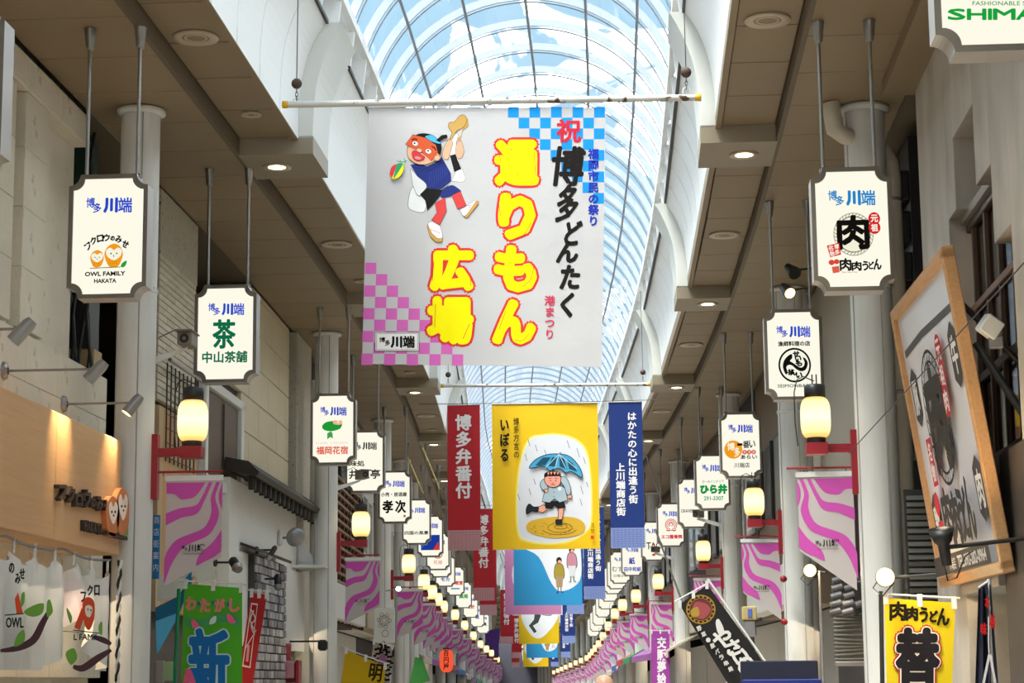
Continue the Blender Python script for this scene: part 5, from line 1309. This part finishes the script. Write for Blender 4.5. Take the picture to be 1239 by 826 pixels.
def bulb_lamp(px, py, s, qx, qy, label, energy=12, glow=True, r=.085):
    uu, zz = at_s(px, py, s); t = thing('round_bulb_lamp', label, 'lamp', W(uu, s, zz), heading(s)); r *= .85
    P = plane_map(t, 0); e_ = P(qx, qy)
    MB().lathe([(.001, -r), (r * .6, -r * .8), (r, -r * .15), (r * .98, .02)], n=20).build('glass_bulb', BULB if glow else mat('lens_grey', None), t).rotation_euler = (-PI / 2 - .1 if glow else PI * .9, 0, 0)
    MB().lathe([(r * 1.02, .0), (r * 1.05, .03), (r * .5, .12), (r * .35, .2), (.02, .21)], n=20).build('lamp_housing', BLACK, t).rotation_euler = (-PI / 2 - .1 if glow else PI * .9, 0, 0)
    MB().tube([(0, .12, 0), (e_.x * .5, .12, e_.z * .5), (e_.x, .06, e_.z)], .013, 8).build('arm', BLACK, t)
    MB().tube([(-.03, .1, 0), (-.09, .08, -.08), (-.02, .08, -.15), (.08, .1, -.04)], .006, 5).build('cable', BLACK, t)
    L = bpy.data.lights.new('bulb', 'POINT'); L.energy = energy; L.color = (1, .72, .4); L.shadow_soft_size = .08
    lo = bpy.data.objects.new('bulb_light', L); C.objects.link(lo); lo.parent = t; lo.location = (0, -.14, .02)
bulb_lamp(1071, 698, 16.2, 1134, 694, 'round glowing bulb lamp on a black arm in front of the nearest right column', 14)
bulb_lamp(980, 690, 21, 1000, 692, 'round glowing bulb lamp on a thin upright between the nearest two right columns', 12, r=.075)
sp = thing('lamp_stand', 'thin yellow-lit upright pole carrying the second glowing bulb', 'pole', W(at_s(992, 700, 21)[0], 21.05, 0), 0); MB().tube([(0, 0, 0), (0, 0, at_s(992, 690, 21)[1])], .016, 8).build('pole', HEADM, sp)
arm = thing('arm_spotlight', 'black spotlight with a shining rim pointing up at the tilted signboard', 'lamp', W(at_s(1141, 655, 13.6)[0], 13.6, at_s(1141, 655, 13.6)[1]), 0)
MB().lathe([(.035, -.16), (.04, -.02), (.06, .0), (.09, .09), (.085, .085), (.05, .0)], n=20).build('lamp_head', BLACK, arm).rotation_euler = (.2, -.15, 0)
MB().lathe([(.001, .03), (.05, .035), (.072, .06)], n=20).build('lamp_glass', BULB, arm).rotation_euler = (.2, -.15, 0)
MB().tube([(0, .02, -.04), (.2, .02, -.02), (.6, .02, .02)], .015, 8).build('arm', BLACK, arm); MB().tube([(0, 0, -.16), (.02, 0, -.26), (.08, 0, -.24), (.14, 0, -.1), (.2, 0, -.06)], .006, 6).build('cable', BLACK, arm); MB().bbox((.56, -.06, -.06), (.7, .1, .1), .02).build('clamp', BLACK, arm)
L = bpy.data.lights.new('spot', 'SPOT'); L.energy = 40; L.color = (1, .72, .4); L.spot_size = 1.7; L.spot_blend = .7; L.shadow_soft_size = .05
lo = bpy.data.objects.new('spot_light', L); C.objects.link(lo); lo.parent = arm; lo.location = (-.01, .02, .1); lo.rotation_euler = Vector((.25, .55, .9)).to_track_quat('-Z', 'Y').to_euler()
# entrance under the board
cf(14.8, 16.6, 2.15, 2.24, 'porch_soffit', 3.9, 5.0, mat('porch_grey', (.30, .28, .26), .6))
piece(wr, 'door_post', 4.0, 4.12, 14.3, 14.42, 0, 2.2, WOOD, .01); piece(wr, 'door_post', 4.3, 4.42, 13.6, 13.7, 0, 2.2, WOOD, .01)
t = thing('porch_light', 'warm recessed porch light under the tilted signboard', 'light', W(4.15, 15.0, 2.13), 0); MB().lathe([(.001, -.004), (.06, -.004), (.07, .01)], n=16).build('lamp', BULB, t)
def ydraw(d):
    for c, x0, y0, x1, y1 in (('肉', 1077, 728, 1096, 750), ('肉', 1097, 734, 1110, 750), ('う', 1113, 735, 1122, 752), ('ど', 1125, 739, 1134, 752), ('ん', 1134, 736, 1148, 756)): d.ch(c, x0, y0, x1, y1, '17130c', 0, .9)
    k = d.k; d.ch('替', 1086, 762, 1134, 838, 'a8242a', 0, 6.5); d.k = k + 3; d.ch('替', 1086, 762, 1134, 838, 'eee2d8', 0, 4.6); d.k = k + 6; d.ch('替', 1086, 762, 1134, 838, '1c1a20', 0, 3.2)
nobori(16.4, [(1070, 723), (1156, 729), (1152, 828), (1073, 828)], 'c9b400', 'yellow_right', 'yellow banner with black characters and one fat red-outlined character, by the nearest right column', ydraw, ((1066, 715), (1068, 830), .018), BLACK)
nb = thing('folded_banner', 'folded black shop banner with red and white marks, hanging by the entrance at right', 'banner', W(at_s(1195, 826, 13.8)[0], 13.8, 0), 0)
P = plane_map(nb, 0); m = MB(); nx = 16
vs = []
for i in range(nx + 1):
    for j in (0, 1):
        f = i / nx; top_ = P(1184 + 14 * f, 708 + 2 * math.sin(f * 6)); bt = P(1180 + 26 * f, 830); q = top_ if j == 0 else bt
        vs.append((q.x, .035 * math.sin(f * 17) * (1 + j), q.z))
m.add(vs, [(2 * i, 2 * i + 2, 2 * i + 3, 2 * i + 1) for i in range(nx)], 0, True); m.build('cloth', mat('navy_cloth', (.012, .014, .035), .8), nb)
d = Dec(lambda x, y: P(x, y) + Vector((0, -.09, 0)), (0, -1, 0), gap=.001)
d.ch('本', 1189, 722, 1194, 736, 'b01c1c', 0, .4); d.ch('味', 1184, 754, 1191, 768, 'b01c1c', 0, .4); d.ch('格', 1195, 744, 1201, 760, 'b01c1c', 0, .4); d.stroke([(1193, 746), (1193, 776), (1194, 796)], 1.2, 'c8c8cc'); d.stroke([(1194, 792), (1187, 826)], 3, 'b8b8be'); d.stroke([(1195, 792), (1201, 826)], 3, 'b8b8be')
d.build('printed_marks', nb)
MB().tube([(P(1197, 700).x, .02, P(1197, 700).z), (P(1199, 830).x, .02, .0)], .016, 8).build('upright_pole', NPOLE, nb); MB().tube([(P(1184, 712).x, 0, P(1184, 711).z), (P(1198, 702).x, .02, P(1198, 702).z)], .01, 6).build('top_rod', NPOLE, nb)
# louvres and pipes behind the nearest right column
lv = thing('louvre_panel', 'dark horizontal louvre panel behind the pipe at right', 'louvre', W(3.75, 18.5, 1.6), 0)
for k in range(26): MB().box((0, -.02, k * .06), (.62, .03, k * .06 + .04), 0, lambda x, y, z: (x, y + (z % .06) * .3, z)).build('louvre_slat', mat('louvre_grey', (.10, .10, .09), .5), lv)
MB().box((-.02, .03, -.02), (.64, .06, 1.6)).build('back_panel', BLACK, lv)
pp = thing('downpipe', 'thick cream downpipe with an elbow under the soffit beside the nearest right column', 'pipe', W(3.86, 19.4, 0), 0)
PIP = mat('cream_pipe', (.56, .51, .42), .45, 0, .05, 3)
MB().tube([(0, 0, 0), (0, 0, 6.35), (-.01, 0, 6.5), (-.07, 0, 6.62), (-.2, -.05, 6.68), (-.5, -.42, 6.68), (-.58, -.45, 6.72), (-.62, -.45, 6.99)], .088, 14).build('pipe', PIP, pp)
for z in (2.3, 4.2, 6.1): MB().lathe([(.09, 0), (.098, .005), (.098, .03), (.09, .035)], (0, 0, z), 14).build('pipe_clip', STEEL, pp)
for q, (uu, s) in enumerate(((3.82, 28.6), (3.72, 39.5))):
    pp = thing('downpipe', 'grey-white downpipe clinging to the %s right column' % ('second', 'third')[q], 'pipe', W(uu, s, 0), heading(s)); MB().tube([(0, 0, 0), (0, 0, 6.95)], .07, 12).build('pipe', COLM, pp)
    MB().lathe([(.072, 0), (.085, .01), (.085, .06), (.072, .07)], (0, 0, 2.9), 12).build('pipe_collar', STEEL, pp)
# dark timber shop between the first two right columns
cf(19.9, 22.0, 2.9, 6.9, 'dark_panel', 4.1, 4.3, mat('black_panel', (.02, .018, .02), .5))
piece(wr, 'gold_timber', 3.72, 3.86, 21.8, 22.1, 2.6, 6.2, mat('grained_timber', (.36, .25, .11), .5, 0, .15, 3, wave=((.2, .12, .05), 4, (8, 8, .8), .7)), .01)
for k in range(9): piece(wr, 'dark_louvre', 3.98, 4.1, 19.95, 21.7, 2.9 + k * .42, 3.2 + k * .42, mat('black_panel', None), .01)
cf(22.3, 30, 3.4, 6.99, 'upper_wall', 4.0, 4.3, mat('beige_upper', (.42, .38, .31), .7, 0, .06, 2)); cf(22.3, 30, 0, 3.4, 'dark_shop', 4.3, 4.5, mat('black_panel', None))
pb = thing('poster_frame', 'tall poster panel in a warm lit wooden frame behind the nearest right pennant', 'frame', W(3.62, 20.3, 2.0), 0)
MB().bbox((-.1, 0, 0), (-.02, .06, 1.5), .01).build('frame_stile', WOOD, pb); MB().bbox((-.3, .02, .55), (-.1, .05, 1.5), .005).build('panel', mat('dark_poster', (.035, .02, .02), .5), pb)
sh = thing('bamboo_blind', 'dark ribbed blind hanging below the tiled roof corner, right side', 'blind', W(at_s(1010, 800, 21.5)[0], 21.5, at_s(1010, 800, 21.5)[1]), 0)
for k in range(20): MB().tube([(0, 0, .02 + k * .042), (.52, 0, .02 + k * .042 + .03 * math.sin(k))], .016, 5).build('slat', mat('dark_slat', (.14, .14, .12), .5), sh)
MB().bbox((0, -.03, -.05), (.54, .05, .0), .01).build('bottom_rail', HEADM, sh)
rc = thing('tiled_roof_corner', 'small dark tiled roof corner lit by the bulb, below the nearest right pennant', 'roof', W(at_s(1000, 745, 21.3)[0], 21.3, at_s(1000, 745, 21.3)[1]), 0)
for r in range(5):
    for c in range(2 + r % 2): MB().tube([(.03 + c * .13 + r * .015, -.06 + r * .05, .02 + r * .085), (.14 + c * .13 + r * .015, -.06 + r * .05, .05 + r * .085)], .04, 8).build('roof_tile', GREYT[3], rc)
MB().prism([(.3, .0), (.55, .12), (.62, .1), (.6, .2), (.5, .3), (.3, .35)], .0, .3).build('ridge_end', BLACK, rc)
# black spotlights high by the soffit
for k, (px, py) in enumerate(((958, 327), (952, 351))):
    uu, zz = at_s(px, py, 25.0); t = thing('ceiling_spotlight', ('upper unlit' if k == 0 else 'lower lit') + ' black spotlight above the ring-calligraphy sign', 'lamp', W(uu, 25, zz), 0)
    a = Vector((.3, -.7, -.5)).normalized()
    MB().tube([-a * .12, -a * .05, a * .1], [.05, .06, .085], 14).build('lamp_head', BLACK, t); MB().tube([a * .1, a * .103], [.07, .07], 14).build('lamp_glass', BULB if k else BLACK, t); MB().tube([(0, 0, 0), (.28, 0, .02)], .015, 6).build('arm', BLACK, t)
# slanted black banner
def bdraw(d):
    d.ring(848, 737, 17, 1.6, 'a07830', 32); d.ring(848, 737, 13.5, .8, 'a07830', 32); d.ell(848, 737, 12.5, 12.5, '6a3038'); d.poly([(838, 736), (842, 728), (854, 730), (860, 738), (852, 748), (840, 746)], '9a4a50', True); d.poly([(836, 738), (844, 734), (846, 744), (838, 746)], 'a88838', True)
    for k in range(18):
        a = 2 * PI * k / 18; d.k -= 1; d.ell(848 + 15.3 * math.cos(a), 737 + 15.3 * math.sin(a), .9, .9, 'c09a40')
    d.poly([(866, 752), (870, 749), (876, 762), (872, 768), (868, 764)], 'd8d4d0', True)
    for c, x, y, r in (('や', 874, 772, 11), ('さ', 887, 783, 9), ('い', 896, 794, 9), ('の', 903, 805, 10), ('ご', 912, 816, 10)): d.ch(c, x - r, y - r, x + r, y + r, 'd8d4d0', 0, 1, rot=-.35)
    for k, c in enumerate('野菜・豚バラ串焼'): d.ch(c, 846 + k * 5.4 - 2.6, 760 + k * 7 - 2.8, 846 + k * 5.4 + 2.6, 760 + k * 7 + 2.8, 'd0ccc8', 0, .3, rot=-.4)
t = nobori(25.5, [(822, 731), (856, 707), (934, 815), (890, 842)], '141210', 'black_slanted', 'slanted black banner with a round gold and red emblem on a leaning pole', bdraw, ((856, 700), (948, 832), .016))
bs = thing('blue_sign', 'deep blue signboard top edge at the bottom below the slanted black banner', 'sign', W(at_s(898, 822, 22)[0], 22, at_s(898, 822, 22)[1] - .5), 0)
MB().bbox((0, 0, 0), (.86, .06, .5), .01).build('panel', mat('deep_blue', (.01, .02, .16), .4), bs); MB().bbox((.0, .3, .42), (.84, .36, .70), .01).build('rear_panel', mat('navy_cloth', None), bs)
gm = thing('capsule_box', 'small grey box with yellow and blue stickers hanging by the second right pennant', 'box', W(at_s(900, 770, 27.3)[0], 27.3, at_s(900, 770, 27.3)[1]), heading(27))
MB().bbox((0, 0, 0), (.17, .15, .22), .02).build('body', HEADM, gm); MB().bbox((-.01, -.01, .22), (.18, .15, .40), .01).build('sticker_panel', mat('sticker_yellow', (.5, .38, .15), .6), gm); MB().bbox((.06, -.02, .25), (.12, 0, .37), .005).build('blue_sticker', mat('sticker_blue', (.1, .14, .45), .6), gm)
for k, (px, py) in enumerate(((948, 700), (949, 752))):
    uu, zz = at_s(px, py, 27.9); t = thing('red_ball', 'small round red finial, %s of two beside the second right pennant' % ('upper' if k == 0 else 'lower'), 'finial', W(uu, 27.9, zz), 0); MB().lathe([(.001, -.05), (.04, -.03), (.05, 0), (.04, .03), (.001, .05)], n=14).build('ball', RED, t)
pc = thing('violet_canopy', 'large violet cloth hanging across the far left end of the street', 'canopy', W(at_s(560, 798, 125)[0], 125, at_s(560, 798, 125)[1]), heading(125))
MB().prism([(0, 0), (2.2, .1), (2.3, 1.9), (1.0, 1.7), (-.1, 2.1)], 0, .05).build('cloth', mat('violet_cloth', (.09, .03, .22), .8), pc)
def pdraw(d): d.vtext('交販夢始', 795, 770, 806, 828, 'e8e0e8', .02, .3)
nobori(50.5, [(788, 764), (810, 764), (811, 828), (788, 828)], '963c96', 'purple', 'violet banner with white vertical characters by the fourth right column', pdraw)
# ---- left side, around the second and third columns
def y2(d): d.ch('明', 447, 803, 462, 824, '2a220c', 0, .5, rot=.15)
nobori(29.2, [(418, 786), (467, 806), (462, 850), (412, 830)], 'c9a400', 'yellow_left', 'tilted yellow banner with one thin black character at the foot of the second left column', y2)
def leo(d):
    for k in range(60):
        a = k * 2.399; r = math.sqrt(k / 60) * 26; x, y = 463 + r * .45 * math.cos(a), 802 + r * math.sin(a); d.k = 3; d.ell(x, y, 2.1, 1.5, '1a1718')
    d.k = 6; d.ell(463, 798, 5, 7, '8a5a80'); d.ell(461, 785, 1.6, 6, '1a1718', .3); d.ell(467, 786, 1.6, 6, '1a1718', -.3)
nobori(36, [(452, 776), (475, 783), (470, 840), (445, 835)], '9a9088', 'spotted', 'spotted grey and black patterned banner behind the yellow one, left side', leo)
em = thing('emblem_board', 'white square board with an outline crest drawn on it, before the third left column', 'sign', W(at_s(452, 775, 38)[0], 38, at_s(452, 778, 38)[1]), heading(38))
MB().bbox((0, 0, 0), (.40, .08, .66), .008).build('board', PLAS, em)
d = Dec(lambda x, y: (x, 0, y), (0, -1, 0), gap=.001)
for r in (.10, .07, .04): d.ring(.2, .42, r, .012, '8a8480', 20)
for k in range(6): d.ring(.2 + .1 * math.cos(k), .42 + .12 * math.sin(k), .035, .01, '8a8480', 12)
d.ring(.22, .18, .06, .012, '8a8480', 16); d.build('crest_print', em)
rl = thing('red_lantern', 'long red paper lantern with black characters, among the far left pennants', 'lantern', W(at_s(545, 811, 52)[0] - .1, 52, at_s(545, 813, 52)[1]), heading(52))
MB().lathe([(.08, 0)] + [(.17 * (1 - abs(2 * t / 20 - 1) ** 2.6) ** .5 * .6 + .08, .02 + t * .028) for t in range(1, 20)] + [(.08, .58)], n=18).build('paper_shade', emis('red_paper', (.85, .10, .04), .9), rl)
MB().lathe([(.09, .57), (.09, .62), (.06, .63)], n=14).build('top_cap', BLACK, rl)
d = Dec(lambda x, y: (x, -.19, y), (0, -1, 0), gap=.001)
for k, c in enumerate('百円屋'): d.k = 2; d.put([(-.08 + v[0] * .15, .42 - k * .17 + v[1] * .17) for v in glyph(c, .02)[0]], glyph(c, .02)[1], '1a0c08', False)
d.build('lettering', rl)
gb = thing('green_flag', 'small tilted green banner with yellow letters low behind the third left pennant', 'banner', W(at_s(505, 826, 47)[0], 47, at_s(505, 826, 47)[1]), 0)
MB().prism([(-.2, -.1), (.3, .05), (.12, .55), (-.05, .6)], 0, .01).build('cloth', mat('cloth_green2', (.06, .35, .08), .8), gb)
lt = thing('white_spot_lamp', 'tiny bright white lamp on an arm beside the third left column', 'lamp', W(at_s(482, 712, 40)[0], 40, at_s(482, 712, 40)[1]), heading(40))
MB().lathe([(.001, -.05), (.04, -.03), (.05, 0), (.03, .04)], n=14).build('bulb', emis('white_bulb', (1, .97, .9), 12), lt); MB().tube([(0, 0, 0), (-.25, .05, -.04)], .012, 6).build('arm', HEADM, lt)
for k, (a, b) in enumerate((((493, 553), (512, 597)), ((511, 541), (532, 592)))):
    s = 44 + k; A = W(at_s(*a, s)[0], s, at_s(*a, s)[1]); B = W(at_s(*b, s)[0], s, at_s(*b, s)[1])
    t = thing('brace_rod', 'slanting brass-coloured rod below the left soffit, %s one' % ('left' if k == 0 else 'right'), 'rod', A, 0); MB().tube([(0, 0, 0), B - A], .02, 8).build('rod', mat('brass_rod', (.62, .48, .18), .4, .3), t)
for k, (a, b) in enumerate((((781, 548), (800, 605)), ((793, 640), (828, 735)))):
    s = 46 - 8 * k; A = W(at_s(*a, s)[0], s, at_s(*a, s)[1]); B = W(at_s(*b, s)[0], s, at_s(*b, s)[1])
    t = thing('brace_rod', 'slanting grey rod on the right side, %s' % ('under the soffit' if k == 0 else 'rising from the slanted black banner'), 'rod', A, 0); MB().tube([(0, 0, 0), B - A], .018, 8).build('rod', STEEL, t)
t = thing('guy_wire', 'thin wire slanting up over the tilted signboard at right', 'wire', (0, 0, 0), 0)
A = W(3.9, 15.6, at_s(1239, 295, 12.5)[1]); MB().tube([W(at_s(1239, 318, 12)[0], 12, at_s(1239, 318, 12)[1]), W(3.3, 19.0, at_s(1020, 548, 19)[1])], .005, 5).build('wire', CHAINM, t)
# lattice of brown wood above the shop behind the second left column
lw = thing('wooden_lattice', 'tall brown timber lattice on the left front between the second and third columns', 'lattice', W(-3.95, 38, 2.6), heading(38))
for k in range(13): MB().box((0, -4.2 + k * .7, 0), (.08, -4.1 + k * .7, 2.7)).build('upright', BRN, lw)
for k in range(17): MB().box((.05, -4.3, .1 + k * .16), (.1, 4.4, .15 + k * .16)).build('slat', BRN2, lw)

# ---- the fronts further along, one building after another
FM = [mat('front_%s' % n, c, .7, 0, .08, 2) for n, c in (('cream', (.50, .46, .38)), ('grey', (.32, .32, .32)), ('brown', (.22, .16, .11)), ('white', (.62, .61, .58)), ('tan', (.40, .33, .23)), ('dark', (.06, .055, .06)))]
AW = [mat('awning_%s' % n, c, .7) for n, c in (('green', (.05, .25, .12)), ('red', (.45, .05, .05)), ('blue', (.04, .12, .35)), ('cream', (.55, .5, .4)), ('violet', (.3, .1, .32)))]
LITW = emis('lit_shop_window', (1, .86, .62), .75)
rnd = random.Random(3)
for sg, par, s, sd in ((-1, wl, 33.0, 'left'), (1, wr, 30.2, 'right')):
    i = 0
    while s < 290:
        w_ = rnd.uniform(5, 9); m = FM[(i * 3 + (0 if sg < 0 else 2)) % 6]; a, b = (-4.4, -4.05) if sg < 0 else (4.05, 4.4)
        if sg < 0 and i == 0: m = FM[5]; w_ = 9
        backwall(par, a, b, s, s + w_ - .15, 2.6, 7.04, m)
        if s < 110:
            for k in range(int(w_ / 1.7)):
                f0 = s + .5 + k * 1.7; x0, x1 = ((-4.06, -3.99) if sg < 0 else (3.99, 4.06))
                piece(par, 'window_frame', x0, x1, f0, f0 + 1.1, 4.3, 5.7, FM[3] if i % 2 else BLACK, .02)
                piece(par, 'window_pane', x0 - .004, x1 + .004, f0 + .08, f0 + 1.02, 4.38, 5.62, mat('pane_dark', (.05, .06, .07), .1), .002)
            fa = (-4.06, -3.75) if sg < 0 else (3.75, 4.06)
            piece(par, 'shop_fascia', *fa, s + .2, s + w_ - .4, 2.65, 3.3, FM[(i + 3) % 6], .02)
            if i < 3: backwall(par, *((-4.6, -4.5) if sg < 0 else (4.5, 4.6)), s, s + w_ - .2, 0, 2.6, FM[(i * 2 + 1) % 6]); s += w_; i += 1; continue
            t = thing('shop_awning', '%s awning of the %s far shop on the %s side' % (AW[i % 5].name[7:], ORD[min(i, 11)], sd), 'awning', W(-3.9 if sg < 0 else 3.9, s + w_ / 2, 2.2), heading(s + w_ / 2))
            q = -sg; MB().prism([(0, .45), (0, .40), (q * .75, 0), (q * .75, -.14), (q * .78, -.14), (q * .78, .04)][::1 if sg < 0 else -1], -w_ / 2 + .5, w_ / 2 - .6).build('awning_cloth', AW[i % 5], t)
            backwall(par, *((-5.6, -5.5) if sg < 0 else (5.5, 5.6)), s, s + w_ - .2, 0, 2.6, FM[3])
        else:
            backwall(par, a, b, s, s + w_ - .15, 0, 2.6, FM[(i + 1) % 6])
        s += w_; i += 1
# unseen warm area lights added along both fronts to brighten the lower street
for sg in (-1, 1):
    s = 2.
    k = 0
    while s < 70:
        L = bpy.data.lights.new('shop_light', 'AREA'); L.shape = 'RECTANGLE'; L.size = .8; L.size_y = 3.2; L.energy = 20; L.spread = 2.2; L.color = (1, .80, .55)
        o = bpy.data.objects.new('shop_light', L); C.objects.link(o); o.location = W(sg * 3.75, s, 2.2); o.rotation_euler = (0, sg * .35, heading(s)); s += 5; k += 1

# ---- the man whose bald head just shows at the bottom edge
def person():
    root = thing('person', 'bald man in a dark jacket, only his crown above the bottom edge', 'person', W(0, 16.5, 0), 0)
    u0, z0 = at_s(731, 816, 16.5); root.location = W(u0, 16.5, z0 - 1.66)
    V = [((0, 0, .92), .15), ((0, 0, 1.1), .15), ((0, .0, 1.28), .17), ((0, 0, 1.40), .12), ((0, -.01, 1.47), .06), ((0, -.01, 1.54), .075), ((0, -.005, 1.60), .075),
         ((.18, 0, 1.37), .07), ((.24, .0, 1.12), .05), ((.25, -.05, .88), .036), ((-.18, 0, 1.37), .07), ((-.24, 0, 1.12), .05), ((-.25, .06, .88), .036),
         ((.09, 0, .86), .10), ((.10, -.06, .48), .065), ((.10, .04, .09), .045), ((.10, -.12, .03), .04), ((-.09, 0, .86), .10), ((-.10, .08, .48), .065), ((-.10, .2, .1), .045), ((-.10, .06, .03), .04)]
    E_ = [(0, 1), (1, 2), (2, 3), (3, 4), (4, 5), (5, 6), (3, 7), (7, 8), (8, 9), (3, 10), (10, 11), (11, 12), (0, 13), (13, 14), (14, 15), (15, 16), (0, 17), (17, 18), (18, 19), (19, 20)]
    me = bpy.data.meshes.new('body'); me.from_pydata([v[0] for v in V], E_, []); o = obj('body', me, root)
    md = o.modifiers.new('skin', 'SKIN'); sk = me.skin_vertices[0] if me.skin_vertices else None
    if sk is None:
        bpy.context.view_layer.objects.active = o; 
    for i, v in enumerate(V):
        me.skin_vertices[0].data[i].radius = (v[1], v[1] * (.75 if i in (0, 1, 2) else 1)); me.skin_vertices[0].data[i].use_root = (i == 0)
    ss = o.modifiers.new('sub', 'SUBSURF'); ss.levels = 1; ss.render_levels = 2
    me.materials.append(mat('dark_jacket', (.03, .03, .04), .8))
    SKN = mat('skin', (.55, .32, .22), .45)
    pr = [(.001, -.13), (.045, -.12), (.062, -.07), (.074, -.01), (.077, .04), (.068, .085), (.045, .112), (.018, .124), (.001, .126)]
    h = MB().lathe(pr, n=24); h.v = [(x, y * 1.2, z) for x, y, z in h.v]; h.build('head', SKN, root, (0, 0, 1.535))
    for sx in (-1, 1):
        MB().lathe([(.001, -.03), (.012, -.02), (.018, .01), (.012, .03), (.001, .032)], n=8).build('ear', SKN, root, (sx * .078, .0, 1.535)); MB().lathe([(.001, -.008), (.009, 0), (.001, .008)], n=8).build('eye', BLACK, root, (sx * .03, .085, 1.54))
    MB().prism([(0, .02), (-.012, -.03), (.012, -.03)], .09, .108).build('nose', SKN, root, (0, 0, 1.535)); MB().box((-.025, .085, -.065), (.025, .095, -.058)).build('mouth', mat('lips', (.35, .12, .1), .5), root, (0, 0, 1.535))
    for sx in (-1, 1):
        y0 = -.05 if sx > 0 else .06
        for f in range(5):
            x = sx * .25 + (-.03 + f * .015); L_ = (.05, .075, .08, .075, .06)[f]
            MB().tube([(x, y0 - .0, .85), (x, y0 - .01, .80), (x - sx * .005, y0 - .02, .80 - L_ * .6), (x - sx * .01, y0 - .01, .80 - L_)], [.011, .010, .009, .006], 6).build('finger' if f else 'thumb', SKN, root)
person()
for o in list(SG_CLEAN.children): bpy.data.objects.remove(o)
bpy.data.objects.remove(SG_CLEAN)
bpy.data.objects.remove(_to)
